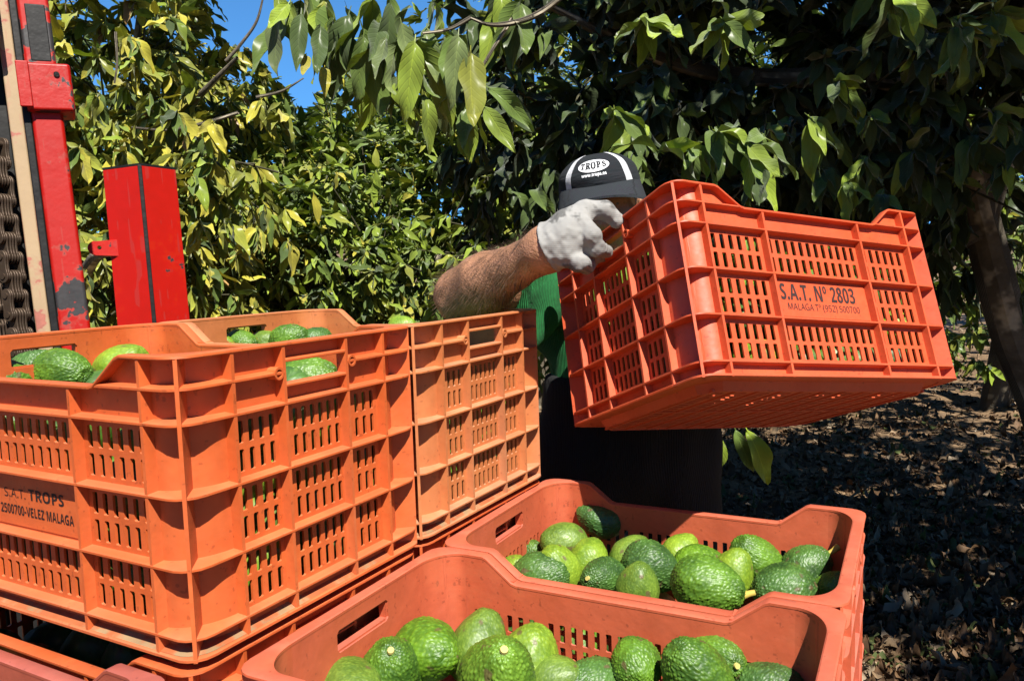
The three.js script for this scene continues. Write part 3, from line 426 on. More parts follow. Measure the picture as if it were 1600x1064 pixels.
// the layers underneath, along the slotted walls that the photograph looks through; the hidden middle of each heap is one mass
{
  const r = rngOf(77), kinds = ['green', 'dark', 'green', 'olive', 'lime', 'round'];
  const fill = (crate, rows, want, label, group, heap, step = 0.067) => {
    crate.updateMatrixWorld(true); const rest = [];
    for (let k = 0; k < rows; k++) for (let i = 0; i < 6; i++) for (let j = 0; j < 4; j++) {
      const p = V(lerp(0.07, L - 0.07, i / 5) + (r() - 0.5) * 0.01, 0.043 + k * step + (r() - 0.5) * 0.01, -lerp(0.07, W - 0.07, j / 3) + (r() - 0.5) * 0.01).applyMatrix4(crate.matrixWorld), d = [r() - 0.5, (r() - 0.5) * 0.8, r() - 0.5], s = 0.84 + 0.1 * r(), q = r() * 6, kind = kinds[Math.floor(r() * 6)];
      if (want && want(i, j, k)) avocado(kind, p, d, s, label, group, null, q, true); else rest.push([p, d, s * 1.08]);
    }
    const h = thing('avocado_heap', heap, 'avocados'); h.userData.kind = 'stuff'; const im = new THREE.InstancedMesh(avoLow.dark, skin, rest.length), m = new THREE.Matrix4(); im.name = 'avocado_heap'; im.userData.kind = 'stuff'; im.castShadow = im.receiveShadow = true;
    rest.forEach(([p, d, s], i) => im.setMatrixAt(i, m.compose(p, new THREE.Quaternion().setFromUnitVectors(V(0, 1, 0), V(...d).normalize()), V(s, s, s)))); h.add(im);
  };
  fill(cA, 4, (i, j) => i === 5 || j === 0, 'avocado glimpsed through the slots of the lettered orange crate', 'avocados behind the slots of the lettered crate', 'hidden middle of the heap in the lettered orange crate', 0.054);
  fill(cB, 4, (i, j) => i === 5, 'avocado glimpsed through the slots of the tan orange crate', 'avocados behind the slots of the tan crate', 'hidden middle of the heap in the tan orange crate', 0.054);
  fill(cH, 4, (i, j, k) => k < 4 && (i === 0 || j === 0), 'avocado glimpsed through the slots of the carried red crate', 'avocados inside the carried crate', 'hidden middle of the heap in the carried crate', 0.063);
  fill(cC, 2, (i, j, k) => k === 1 && j !== 0, 'avocado in the shadowed lower layer of the crate nearest the viewer', 'lower layer of the nearest crate', 'hidden bottom of the heap in the nearest crate');
  fill(cD, 2, (i, j, k) => k === 1 && j !== 0, 'avocado in the shadowed lower layer of the crate below the carried one', 'lower layer of the crate below the carried one', 'hidden bottom of the heap in the crate below the carried one');
  fill(cE, 3, null, null, null, 'shaded heap of avocados in the crate under the lettered one'); fill(cF, 3, null, null, null, 'shaded heap of avocados in the crate under the tan one');
}
// ---------------------------------------------------------------- the man lifting the crate
{
  const man = thing('person', 'man in dark cap and green T-shirt lifting a red crate with a gloved hand', 'person');
  const P = (px, py, d) => at(px, py, d);
  const head = P(941, 319, 1.74), neck = P(958, 395, 1.78), sR = P(878, 432, 1.74), sL = P(1062, 440, 1.8), eR = P(722, 462, 1.5), wR = P(858, 388, 1.315), chest = P(968, 500, 1.8), belly = P(978, 610, 1.8), pelvis = P(982, 700, 1.83);
  const hand2 = V(0.463, 0.34 + G, -0.86), eL = V(0.33, 0.2 + G, -1.03);
  const down = (p, dx, y, dz) => V(p.x + dx, y, p.z + dz), side = CR.clone().setY(0).normalize();
  const hipR = pelvis.clone().addScaledVector(side, -0.1), hipL = pelvis.clone().addScaledVector(side, 0.1);
  const kR = down(hipR, -0.04, 0.5, 0.05), kL = down(hipL, 0.05, 0.5, 0.0), aR = down(hipR, -0.07, 0.1, 0.0), aL = down(hipL, 0.08, 0.1, -0.05), tR = aR.clone().add(V(0.06, -0.06, 0.15)), tL = aL.clone().add(V(0.1, -0.06, 0.14));
  const q = new THREE.Quaternion().setFromRotationMatrix(new THREE.Matrix4().makeBasis(side, V(0, 1, 0), side.clone().cross(V(0, 1, 0))));
  // head frame: looks towards the viewer, bowed, leaning a little
  const hx = CR.clone().addScaledVector(CU, 0.14).addScaledVector(CB, 0.16).normalize(), hf0 = CB.clone().addScaledVector(CU, -0.2).addScaledVector(CR, -0.1), hz = hf0.sub(hx.clone().multiplyScalar(hf0.dot(hx))).normalize(), hy = hz.clone().cross(hx);
  const hq = new THREE.Quaternion().setFromRotationMatrix(new THREE.Matrix4().makeBasis(hx, hy, hz)), hp = (x, y, z) => head.clone().addScaledVector(hx, x).addScaledVector(hy, y).addScaledVector(hz, z);
  const headF = [blob(hp(0, 0.008, -0.01), [0.076, 0.09, 0.09], hq), blob(hp(0, -0.06, 0.02), [0.055, 0.055, 0.062], hq), cone(hp(0, -0.1, 0.052), hp(0, -0.09, 0.045), 0.026, 0.03), cone(hp(0, 0.0, 0.086), hp(0, -0.036, 0.1), 0.009, 0.014), cone(hp(-0.014, -0.036, 0.088), hp(0.014, -0.036, 0.088), 0.008, 0.008), cone(hp(-0.022, -0.066, 0.075), hp(0.022, -0.066, 0.075), 0.011, 0.011), cone(hp(-0.045, 0.012, 0.062), hp(0.045, 0.012, 0.062), 0.012, 0.012), cone(hp(-0.05, -0.025, 0.05), hp(-0.04, -0.03, 0.055), 0.02, 0.02), cone(hp(0.05, -0.025, 0.05), hp(0.04, -0.03, 0.055), 0.02, 0.02), cone(hp(0, -0.06, -0.02), neck, 0.054, 0.06)];
  const ears = [-1, 1].map((s) => blob(hp(s * 0.083, -0.01, -0.01), [0.009, 0.032, 0.02], hq));
  const torso = [cone(neck, chest, 0.062, 0.12), cone(sR, sL, 0.06, 0.06), blob(chest, [0.165, 0.17, 0.105], q), blob(belly, [0.15, 0.16, 0.105], q), blob(pelvis, [0.155, 0.11, 0.11], q)];
  const mid = eR.clone().lerp(wR, 0.3);
  const arms = [cone(sR, eR, 0.054, 0.046), cone(eR, mid, 0.0455, 0.0485), cone(mid, wR, 0.0485, 0.032), cone(wR, P(876, 380, 1.305), 0.033, 0.026), cone(sL, eL, 0.056, 0.044), cone(eL, hand2, 0.044, 0.032)];
  const legs = [cone(hipR, kR, 0.09, 0.06), cone(kR, aR, 0.058, 0.04), cone(hipL, kL, 0.09, 0.06), cone(kL, aL, 0.058, 0.04), cone(aR, tR, 0.035, 0.03), cone(aL, tL, 0.035, 0.03)];
  const bounds = (pts, m) => [[0, 1, 2].map((k) => Math.min(...pts.map((p) => p.toArray()[k])) - m), [0, 1, 2].map((k) => Math.max(...pts.map((p) => p.toArray()[k])) + m)];
  const skinMap = tex(512, 512, (u, v) => { const a = fbm(NA, u, v, 8, 4), b = fbm(NB, u, v, 60, 2), k = 0.8 + 0.3 * a + 0.16 * (b - 0.5); return [0.38 * k, 0.185 * k, 0.1 * k * (0.9 + 0.2 * b)]; });
  const skinMat = phys({ map: skinMap, roughness: 0.5, clearcoat: 0.12, clearcoatRoughness: 0.4, bumpMap: tex(512, 512, (u, v) => fbm(NC, u, v, 60, 3)), bumpScale: 0.0012 });
  for (const t of [skinMat.map, skinMat.bumpMap]) t.repeat.set(6, 6);
  const bodyF = smin([...torso, ...arms.slice(0, 1), ...arms.slice(4), ...legs], 0.05), headS = smin(headF, 0.022), headE = smin([headS, ...ears], 0.006);
  const bodyAll = [neck, sR, sL, chest, eL, hand2, aR, aL, tR, tL, eR];
  const [blo, bhi] = bounds(bodyAll, 0.13), armF = smin(arms.slice(0, 4), 0.035), fullArm = (x, y, z) => Math.min(armF(x, y, z) + 0.0035 * (noise3(x * 45, y * 45, z * 45) - 0.5));
  const [hlo, hhi] = bounds([head], 0.17), [alo, ahi] = bounds([eR, wR, sR], 0.09);
  part('body', mergeGeometries([netSurface(bodyF, blo, bhi, 0.014), planeUV(netSurface(headE, hlo, hhi, 0.0045), hx, hy), planeUV(netSurface(fullArm, alo, ahi, 0.0065), wR.clone().sub(eR).normalize(), CU)]), skinMat, man);
  // eyes, mostly in the shade of the brim
  for (const s of [-1, 1]) part('eye', new THREE.SphereGeometry(0.011, 16, 12).translate(...hp(s * 0.031, 0.0, 0.066).toArray()), std({ color: rgb(0.12, 0.1, 0.09), roughness: 0.3 }), man);
  // short grey hair at the sides and back
  const hairF = (x, y, z) => Math.max(blob(hp(0, 0.012, -0.022), [0.0815, 0.088, 0.092], hq)(x, y, z) + 0.006 * (noise3(x * 160, y * 160, z * 160) - 0.5), (V(x, y, z).sub(hp(0, 0, 0.03)).dot(hz)), -(V(x, y, z).sub(hp(0, -0.055, 0)).dot(hy)));
  part('hair', netSurface(hairF, hlo, hhi, 0.005), std({ color: rgb(0.16, 0.14, 0.13), roughness: 0.9 }), man);
  // clothes
  const cloth = (c, n, s) => { const t = tex(512, 512, (u, v) => { const a = fbm(NA, u, v, 5, 4), w = NC(u * 128, v * 128, 128); const k = 0.85 + 0.2 * a + 0.12 * (w - 0.5); return c.map((x) => x * k); }); const b = tex(512, 512, (u, v) => 0.7 * fbm(NB, u, v, 8, 4) + 0.12 * Math.sin(u * 2 * Math.PI * 90)); t.repeat.set(2.5, 2.5); b.repeat.set(2.5, 2.5); return phys({ map: t, roughness: 0.95, bumpMap: b, bumpScale: s, sheen: 0.3, sheenRoughness: 0.7 }); };
  const green = cloth([0.012, 0.15, 0.036], 0, 0.008);
  const fold = (x, y, z) => 0.012 * (noise3(x * 9 + y * 3, y * 4, z * 9) - 0.5) + 0.008 * Math.sin((x * 0.7 - z * 0.7) * 60 + 6 * noise3(x * 6, y * 6, z * 6)) * 0.35;
  const cuffR = sR.clone().lerp(eR, 0.6), cuffL = sL.clone().lerp(eL, 0.5), drop = cuffR.clone().add(V(0.02, -0.1, -0.02));
  const shirtS = smin([cone(neck, chest, 0.07, 0.13), cone(sR, sL, 0.07, 0.07), blob(chest, [0.182, 0.18, 0.122], q), blob(belly, [0.172, 0.2, 0.124], q), cone(sR, cuffR, 0.072, 0.074), cone(sR, drop, 0.06, 0.045), cone(sL, cuffL, 0.072, 0.074), cone(P(858, 460, 1.8), P(862, 515, 1.8), 0.05, 0.05)], 0.05);
  const sd = eR.clone().sub(sR).normalize(), hem = V(0, 0, 0);
  const shirtF = (x, y, z) => Math.max(shirtS(x, y, z) + fold(x, y, z), -(shirtS(x, y, z) + fold(x, y, z) + 0.006) * (y > neck.y - 0.02 ? 1 : -9), y - neck.y - 0.02, pelvis.y - 0.02 - y);
  const shadeLine = P(978, 590, 1.7).y, shirt2 = (x, y, z) => Math.max(shirtS(x, y, z) + fold(x, y, z), y - neck.y - 0.015, shadeLine - 0.02 - y, (hem.set(x, y, z).sub(cuffR).dot(sd)) - 0.01);
  const [slo, shi] = bounds([neck, sR, sL, cuffR, cuffL, pelvis, drop], 0.2);
  part('shirt', netSurface(shirt2, slo, shi, 0.011), green, man);
  const trousersS = smin([blob(belly, [0.19, 0.22, 0.135], q), blob(pelvis, [0.2, 0.14, 0.135], q), cone(hipR, kR, 0.108, 0.082), cone(kR, aR, 0.082, 0.07), cone(hipL, kL, 0.108, 0.082), cone(kL, aL, 0.082, 0.07)], 0.06), trousersF = (x, y, z) => Math.max(trousersS(x, y, z) + 0.7 * fold(x, y, z), y - shadeLine, 0.09 - y);  // raised over the belly; the black there stands for shade on the shirt
  const [tlo, thi] = bounds([pelvis, belly, hipR, hipL, aR, aL], 0.24);
  part('trousers', netSurface(trousersF, tlo, thi, 0.013), cloth([0.006, 0.0065, 0.008], 0, 0.006), man);
  for (const [a, t] of [[aR, tR], [aL, tL]]) { const f = (x, y, z) => Math.max(smin([cone(a.clone().setY(0.16), a, 0.052, 0.055), cone(a.clone().setY(0.075), t.clone().setY(0.055), 0.052, 0.045)], 0.03)(x, y, z), 0.0 - y); const [lo, hi] = bounds([a, t], 0.12); part('boot', netSurface(f, [lo[0], -0.02, lo[2]], hi, 0.011), std({ color: rgb(0.05, 0.035, 0.025), roughness: 0.7 }), man); }
  // right glove: palm, thumb over the rim, four fingers closing through the hand hole
  const knit = phys({ map: tex(512, 512, (u, v) => { const a = fbm(NA, u, v, 6, 4), d = smooth(0.58, 0.72, fbm(NB, v, u, 9, 4)) * 0.6, k = (0.72 + 0.4 * a) * (1 - d); return [0.29 * k, 0.282 * k, 0.265 * k]; }), roughness: 0.95, bumpMap: tex(512, 512, (u, v) => 0.5 + 0.07 * Math.sin(v * Math.PI * 2 * 64) + 0.8 * (fbm(NB, u, v, 12, 4) - 0.5)), bumpScale: 0.0006, sheen: 0.2 });
  for (const t of [knit.map, knit.bumpMap]) t.repeat.set(5, 5);
  const w0 = P(861, 386, 1.312), w1 = P(884, 376, 1.302), k1 = P(908, 354, 1.293), k2 = P(902, 372, 1.299), k3 = P(896, 388, 1.299), k4 = P(889, 402, 1.291);
  const chain = (pts, rs) => pts.slice(1).map((p, i) => cone(pts[i], p, rs[i], rs[i + 1]));
  const palm = [cone(w0, w1, 0.0425, 0.0365), cone(w1, k1, 0.03, 0.0185), cone(w1, k2, 0.03, 0.0165), cone(w1, k3, 0.03, 0.016), cone(w1, k4, 0.03, 0.0168), cone(P(872, 372, 1.31), P(894, 352, 1.312), 0.029, 0.023)];
  const thumb = chain([P(886, 346, 1.315), P(917, 328, 1.314), P(945, 329, 1.314), P(963, 343, 1.32)], [0.022, 0.0155, 0.0148, 0.0135]);
  const f1 = chain([k1, P(924, 367, 1.28), P(932, 387, 1.292), P(949, 393, 1.34)], [0.0185, 0.0155, 0.014, 0.0115]);
  const f2 = chain([k2, P(915, 387, 1.304), P(929, 399, 1.332), P(940, 400, 1.37)], [0.0165, 0.0145, 0.0132, 0.0115]);
  const f3 = chain([k3, P(907, 399, 1.308), P(920, 408, 1.342), P(929, 406, 1.38)], [0.016, 0.014, 0.0128, 0.0112]);
  const f4 = chain([k4, P(904, 410, 1.283), P(916, 414, 1.312), P(921, 411, 1.375)], [0.0165, 0.0152, 0.0138, 0.011]);
  const fing = [f1, f2, f3, f4].map((c) => smin(c, 0.006)), palmS = smin(palm, 0.014), thumbS = smin(thumb, 0.01);
  const gl = (x, y, z) => { const t = smin([palmS, thumbS], 0.016)(x, y, z); let d = t; for (const f of fing) { const e = f(x, y, z), k = 0.004, h = Math.max(k - Math.abs(d - e), 0) / k; d = Math.min(d, e) - h * h * k * 0.25; } const cx = V(x, y, z).sub(w0).dot(w1.clone().sub(w0).normalize()); return Math.max(d + 0.0038 * (noise3(x * 55, y * 55, z * 55) - 0.5) + 0.0022 * (noise3(x * 140, y * 140, z * 140) - 0.5) + 0.0007 * Math.sin(cx * 320) * smooth(0.05, 0, cx), -cx - 0.004); };
  const [glo, ghi] = bounds([w0, w1, k1, k4, P(961, 347, 1.317), P(963, 381, 1.345), P(926, 408, 1.39), P(893, 350, 1.313)], 0.045);
  part('glove', planeUV(netSurface(gl, glo, ghi, 0.0026), w1.clone().sub(w0).normalize(), CU), knit, man);
  // hidden left hand, gloved, closing on the far end of the crate
  { const hx2 = V(0.5917, -0.0957, -0.8004), a = V(0.489, 0.352 + G, -0.862), up = V(-0.227, 0.933, -0.28), al = V(0.773, 0.348, 0.53), pt = (o, u, t) => a.clone().addScaledVector(hx2, o).addScaledVector(up, u).addScaledVector(al, t), list = [smin([cone(hand2, pt(0.03, -0.01, 0), 0.034, 0.03), cone(pt(0.03, -0.01, -0.03), pt(0.03, -0.01, 0.03), 0.026, 0.024)], 0.02)];
    for (let i = 0; i < 4; i++) list.push(smin(chain([pt(0.025, 0.0, -0.033 + i * 0.022), pt(0.012, 0.024, -0.033 + i * 0.022), pt(-0.012, 0.02, -0.033 + i * 0.022)], [0.0115, 0.0105, 0.009]), 0.006)); list.push(smin(chain([pt(0.035, 0, -0.04), pt(0.02, 0.04, -0.05), pt(-0.005, 0.05, -0.045)], [0.014, 0.012, 0.011]), 0.008));
    const f = smin(list, 0.008), [lo, hi] = bounds([hand2, pt(0.035, 0, -0.04), pt(0, 0, 0.05), pt(-0.01, 0.05, -0.05)], 0.05); part('glove', netSurface(f, lo, hi, 0.005), knit, man); }
  // hair on the forearm
  { const r = rngOf(9), tri = new THREE.BufferGeometry(), Lh = 1; tri.setAttribute('position', new THREE.Float32BufferAttribute([-0.011, 0, 0, 0.011, 0, 0, 0.009, 0.5, 0.1, -0.009, 0.5, 0.1, 0, 1, 0.42], 3)); tri.setIndex([0, 1, 2, 0, 2, 3, 3, 2, 4]); tri.computeVertexNormals();
    const ax = wR.clone().sub(eR), N = 3600, inst = new THREE.InstancedMesh(tri, std({ color: rgb(0.07, 0.038, 0.02), roughness: 0.95, side: THREE.DoubleSide }), N), m = new THREE.Matrix4(); let n = 0;
    const fdir = ax.clone().normalize(), e1 = CU.clone().sub(fdir.clone().multiplyScalar(CU.dot(fdir))).normalize(), e2 = fdir.clone().cross(e1);
    for (let tries = 0; n < N && tries < N * 3; tries++) { const t = -0.1 + 1.04 * r(), a = r() * Math.PI * 2, o = e1.clone().multiplyScalar(Math.cos(a)).addScaledVector(e2, Math.sin(a)), c = eR.clone().addScaledVector(ax, t); let s = 0.02; for (let k = 0; k < 14; k++) s -= fullArm(c.x + o.x * s, c.y + o.y * s, c.z + o.z * s) * 0.9; const p = c.addScaledVector(o, s - 0.0006);
      if (noise3(p.x * 28, p.y * 28, p.z * 28) < 0.1 + 0.45 * r()) continue;
      const d = fdir.clone().multiplyScalar(-0.35 - 0.4 * r()).addScaledVector(CU, -0.75).addScaledVector(CR, (r() - 0.5) * 0.5).addScaledVector(o, 0.15); d.addScaledVector(o, -Math.min(0, d.dot(o)) + 0.28).normalize(); const x = d.clone().cross(o).normalize(), z = x.clone().cross(d), len = 0.011 + 0.011 * r();
      m.makeBasis(x.multiplyScalar(len), d.multiplyScalar(len), z.multiplyScalar(len)).setPosition(p); inst.setMatrixAt(n++, m); }
    inst.count = n; inst.name = 'arm_hair'; inst.userData.kind = 'stuff'; inst.castShadow = true; man.add(inst); }
  // cap
  const navy = cloth([0.008, 0.0095, 0.013], 0, 0.003), cc = hp(0, 0.052, -0.008);
  const capPt = (lon, lat, o = 0) => { const e = 0.82, cl = Math.pow(Math.max(0, Math.cos(lat)), e), sl = Math.pow(Math.max(0, Math.sin(lat)), 0.9), wob = 1 + 0.012 * Math.sin(lon * 5 + 2) + 0.012 * Math.sin(lat * 9 + lon * 2); return cc.clone().addScaledVector(hx, (0.0905 + o) * cl * Math.sin(lon) * wob).addScaledVector(hz, (0.104 + o) * cl * Math.cos(lon) * wob * (1 + 0.04 * Math.sin(lat * 2))).addScaledVector(hy, (0.07 + o) * sl - 0.012); };
  const patch = (l0, l1, t0, t1, o, nu, nv, thick = 0) => { const pos = [], uv = [], idx = []; for (let j = 0; j <= nv; j++) for (let i = 0; i <= nu; i++) { const p = capPt(lerp(l0, l1, i / nu), lerp(t0, t1, j / nv), o); pos.push(p.x, p.y, p.z); uv.push(i / nu, j / nv); } for (let j = 0; j < nv; j++) for (let i = 0; i < nu; i++) { const a = j * (nu + 1) + i; idx.push(a, a + 1, a + nu + 1, a + 1, a + nu + 2, a + nu + 1); } const g = new THREE.BufferGeometry(); g.setAttribute('position', new THREE.Float32BufferAttribute(pos, 3)); g.setAttribute('uv', new THREE.Float32BufferAttribute(uv, 2)); g.setIndex(idx); g.computeVertexNormals(); return g; };
  const cap = new THREE.Group(); cap.name = 'cap'; man.add(cap);
  const crown = (mergeGeometries([patch(-Math.PI, Math.PI, 0, Math.PI / 2, 0, 72, 24), patch(-Math.PI, Math.PI, Math.PI / 2, 0, -0.0025, 72, 24)])); part('cap_crown', crown, navy, cap);
  const white = cloth([0.72, 0.73, 0.76], 0, 0.002);
  for (const s of [-1, 1]) part('stripe', patch(s * 0.79 - 0.095, s * 0.79 + 0.095, 0.03, 1.32, 0.0012, 8, 24), white, cap);
  { const pos = [], idx = [], nu = 40, nv = 10; // brim, top and underside
    for (const o of [0, -0.0045]) for (let j = 0; j <= nv; j++) for (let i = 0; i <= nu; i++) { const a = lerp(-1.28, 1.28, i / nu), t = j / nv, ext = 0.07 * Math.pow(Math.cos(a * 1.2), 0.55) * t, x = (0.0915 + 0.1 * ext) * Math.sin(a) * (1 + 0.1 * t), z = 0.1 * Math.cos(a) + ext, yy = -0.008 - ext * 0.34 - 0.056 * t * (1 - Math.cos(a * 1.05)) + o; const p = cc.clone().addScaledVector(hx, x).addScaledVector(hz, z).addScaledVector(hy, yy); pos.push(p.x, p.y, p.z); }
    const M = (nu + 1) * (nv + 1); for (const b of [0, M]) for (let j = 0; j < nv; j++) for (let i = 0; i < nu; i++) { const a = b + j * (nu + 1) + i, q4 = [a, a + nu + 1, a + 1, a + 1, a + nu + 1, a + nu + 2]; b ? idx.push(q4[0], q4[2], q4[1], q4[3], q4[5], q4[4]) : idx.push(...q4); }
    for (let i = 0; i < nu; i++) { const a = nv * (nu + 1) + i; idx.push(a, a + M, a + 1, a + 1, a + M, a + M + 1); }
    const g = new THREE.BufferGeometry(); g.setAttribute('position', new THREE.Float32BufferAttribute(pos, 3)); g.setIndex(idx); const gn = g.toNonIndexed(); gn.computeVertexNormals(); softened(gn, 0.6); part('brim', boxUV(gn), cloth([0.014, 0.017, 0.022], 0, 0.002), cap); }
  { const cv = document.createElement('canvas'); cv.width = 1024; cv.height = 512; const c = cv.getContext('2d'); c.clearRect(0, 0, 1024, 512);
    c.fillStyle = '#f2f2f4'; c.beginPath(); c.ellipse(512, 210, 480, 165, 0, 0, 7); c.fill(); c.strokeStyle = '#15181c'; c.lineWidth = 9; c.beginPath(); c.ellipse(512, 210, 455, 143, 0, 0, 7); c.stroke();
    c.fillStyle = '#15181c'; c.textAlign = 'center'; const word = 'TROPS', hs = [190, 225, 245, 225, 190]; for (let i = 0; i < 5; i++) { c.save(); c.translate(512 + (i - 2) * 160, 210 + hs[i] * 0.36); c.scale(1.05, hs[i] / 190); c.font = 'bold 200px serif'; c.lineWidth = 20; c.lineJoin = 'round'; c.strokeStyle = '#15181c'; c.strokeText(word[i], 0, 0); c.fillText(word[i], 0, 0); c.restore(); }
    c.fillStyle = '#e8e8ea'; c.font = 'bold 100px sans-serif'; c.fillText('www.trops.es', 512, 470);
    const t = new THREE.CanvasTexture(cv); t.colorSpace = THREE.SRGBColorSpace; part('logo', patch(-0.54, 0.4, 0.22, 0.92, 0.0016, 24, 16), std({ map: t, transparent: true, roughness: 0.9 }), cap); }
}
// ---------------------------------------------------------------- avocado trees
function leafGeo(nu, nv, bend, fold, wave, seed) { // base at the origin, tip along +x, upper side +y; length 1
  const pos = [], uv = [], idx = [], r = rngOf(seed), ph = r() * 6, tw = (r() - 0.5) * 0.7;
  for (let i = 0; i <= nu; i++) { const t = i / nu, w = 0.17 * Math.pow(Math.sin(Math.PI * Math.min(1, Math.pow(t, 0.86) * 0.985 + 0.008)), 0.82) * (1 - 0.25 * t * t) + (t < 0.001 ? 0.004 : 0), ang = -bend * t, cx = bend ? Math.sin(bend * t) / bend : t, cy = bend ? -(1 - Math.cos(bend * t)) / bend : 0;
    for (let j = 0; j <= nv; j++) { const s = j / nv * 2 - 1, lift = Math.abs(s) * w * fold + wave * 0.06 * Math.sin(t * 11 + ph + (s > 0 ? 1.3 : 0)) * Math.abs(s), a = tw * t; const z = s * w * Math.cos(a) * (1 - 0.12 * fold), y = lift + s * w * Math.sin(a); pos.push(cx + Math.sin(bend * t) * y, cy + Math.cos(bend * t) * y, z); uv.push(t, j / nv); } }
  for (let i = 0; i < nu; i++) for (let j = 0; j < nv; j++) { const a = i * (nv + 1) + j; idx.push(a, a + 1, a + nv + 1, a + 1, a + nv + 2, a + nv + 1); }
  const st = pos.length / 3; for (const [x, y, z] of [[0.02, 0, 0.008], [0.02, 0, -0.008], [-0.09, 0.004, 0.006], [-0.09, 0.004, -0.006]]) { pos.push(x, y, z); uv.push(0.5, 0.5); } idx.push(st, st + 1, st + 2, st + 1, st + 3, st + 2); // leaf stalk
  const g = new THREE.BufferGeometry(); g.setAttribute('position', new THREE.Float32BufferAttribute(pos, 3)); g.setAttribute('uv', new THREE.Float32BufferAttribute(uv, 2)); g.setIndex(idx); g.computeVertexNormals(); return g;
}
const LEAF = [[0.25, 0.3, 0.6], [0.7, 0.35, 1], [1.1, 0.5, 0.9], [-0.3, 0.45, 0.8]].map((o, i) => leafGeo(12, 4, ...o, 40 + i)), LEAFLOW = [[0.3, 0.3, 0.6], [0.9, 0.45, 1], [-0.25, 0.4, 0.8]].map((o, i) => leafGeo(5, 2, ...o, 60 + i));
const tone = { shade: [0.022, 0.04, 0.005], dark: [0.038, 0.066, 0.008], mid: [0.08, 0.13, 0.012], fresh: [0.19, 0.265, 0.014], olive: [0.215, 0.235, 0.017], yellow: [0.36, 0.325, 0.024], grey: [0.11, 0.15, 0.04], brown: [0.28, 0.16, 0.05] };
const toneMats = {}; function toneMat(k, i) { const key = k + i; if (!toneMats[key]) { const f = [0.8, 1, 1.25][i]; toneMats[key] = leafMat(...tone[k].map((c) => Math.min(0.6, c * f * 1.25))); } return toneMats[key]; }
const pick = (mix, q) => { for (const [k, w] of mix) { if (q < w) return k; q -= w; } return mix[0][0]; };
// places that the photograph shows in sunlight: no foliage may stand between them and the sun
const LIT = [];
const keep = (p, r) => LIT.push([p, r]);
for (const [x, y, z, r] of [[-0.28, 0.3, 0.2, 0.42], [0, 0.15, 0.3, 0.3], [0, 0.15, -0.1, 0.35], [-0.3, 0.3, -0.2, 0.4], [0.25, -0.05, 0.15, 0.42], [0.25, -0.05, -0.25, 0.42], [0.32, 0.3, -0.5, 0.5], [0.5, 0.2, -0.5, 0.3]]) keep(V(x, y + G, z), r);
keep(at(900, 370, 1.3), 0.2); keep(at(780, 430, 1.42), 0.2); keep(at(935, 270, 1.66), 0.16); keep(at(850, 490, 1.75), 0.14); keep(at(100, 300, 1.75), 0.4); keep(at(230, 380, 2.2), 0.35); keep(at(100, 50, 1.75), 0.35);
for (const [x, y, d, r] of [[600, 300, 5.0, 0.7], [1545, 370, 3.7, 0.16], [1575, 470, 3.8, 0.16], [1395, 105, 3.25, 0.1], [1540, 580, 9.5, 0.8], [1480, 610, 8, 0.3], [1330, 640, 7, 0.15], [1160, 775, 4.6, 0.1], [1450, 930, 3.4, 0.05], [1520, 850, 3.8, 0.06], [1400, 690, 6, 0.1], [1560, 1030, 3, 0.06], [1480, 760, 4.5, 0.08], [470, 330, 4.7, 0.6], [760, 300, 5.0, 0.45], [680, 420, 5, 0.6], [205, 120, 3.5, 0.9], [380, 230, 3.9, 0.4], [520, 110, 1.7, 0.2], [640, 110, 1.7, 0.25], [730, 160, 1.7, 0.15], [830, 320, 2.15, 0.14], [1130, 240, 1.9, 0.12], [1160, 720, 2.3, 0.08]]) keep(at(x, y, d), r);
const shades = (p, s = 1) => { for (const [q, r] of LIT) { const dx = p.x - q.x, dy = p.y - q.y, dz = p.z - q.z, t = dx * SUN.x + dy * SUN.y + dz * SUN.z; if (t > 0.1) { const d2 = dx * dx + dy * dy + dz * dz - t * t; if (d2 < r * r * s) return true; } } return false; };
const SKYHOLE = [[318, -80], [346, 20], [352, 66], [392, 80], [418, 118], [440, 134], [462, 172], [482, 178], [500, 148], [512, 110], [528, 60], [575, -80]];
const inPoly = (P, x, y) => { let c = false; for (let i = 0, j = P.length - 1; i < P.length; j = i++) if ((P[i][1] > y) !== (P[j][1] > y) && x < (P[j][0] - P[i][0]) * (y - P[i][1]) / (P[j][1] - P[i][1]) + P[i][0]) c = !c; return c; };
function newTree(label, seed, o = {}) { const t = thing('avocado_tree', label, 'tree', null); return { t, r: rngOf(seed), leaves: [], twigs: [], o }; }
// a whorl of leaves at a twig's tip
function whorl(T, tip, dir, n, len, droop, mix) {
  const r = T.r, d = dir.clone().normalize(), a = Math.abs(d.y) < 0.9 ? V(0, 1, 0) : V(1, 0, 0), e1 = d.clone().cross(a).normalize(), e2 = d.clone().cross(e1);
  for (let i = 0; i < n; i++) {
    const az = i * 2.4 + r() * 0.8, sp = 0.35 + 0.9 * r(), l = len * (0.65 + 0.55 * r()), base = tip.clone().addScaledVector(d, -0.35 * len * r() * (i / n));
    const f = d.clone().multiplyScalar(Math.cos(sp)).addScaledVector(e1, Math.sin(sp) * Math.cos(az)).addScaledVector(e2, Math.sin(sp) * Math.sin(az)); f.y -= droop * (0.6 + 0.8 * r()); f.normalize();
    const up = V((r() - 0.5) * 0.7, 1, (r() - 0.5) * 0.7); if (Math.abs(f.y) > 0.75) up.addScaledVector(f.clone().setY(0), -f.y * 2).add(V(r() - 0.5, 0, r() - 0.5)); const z = f.clone().cross(up).normalize(), y = z.clone().cross(f), ro = (r() + r() - 1) * 1.5; z.applyAxisAngle(f, ro); y.applyAxisAngle(f, ro);
    addLeaf(T, base, f, y, z, l, pick(mix, r()), r);
  }
}
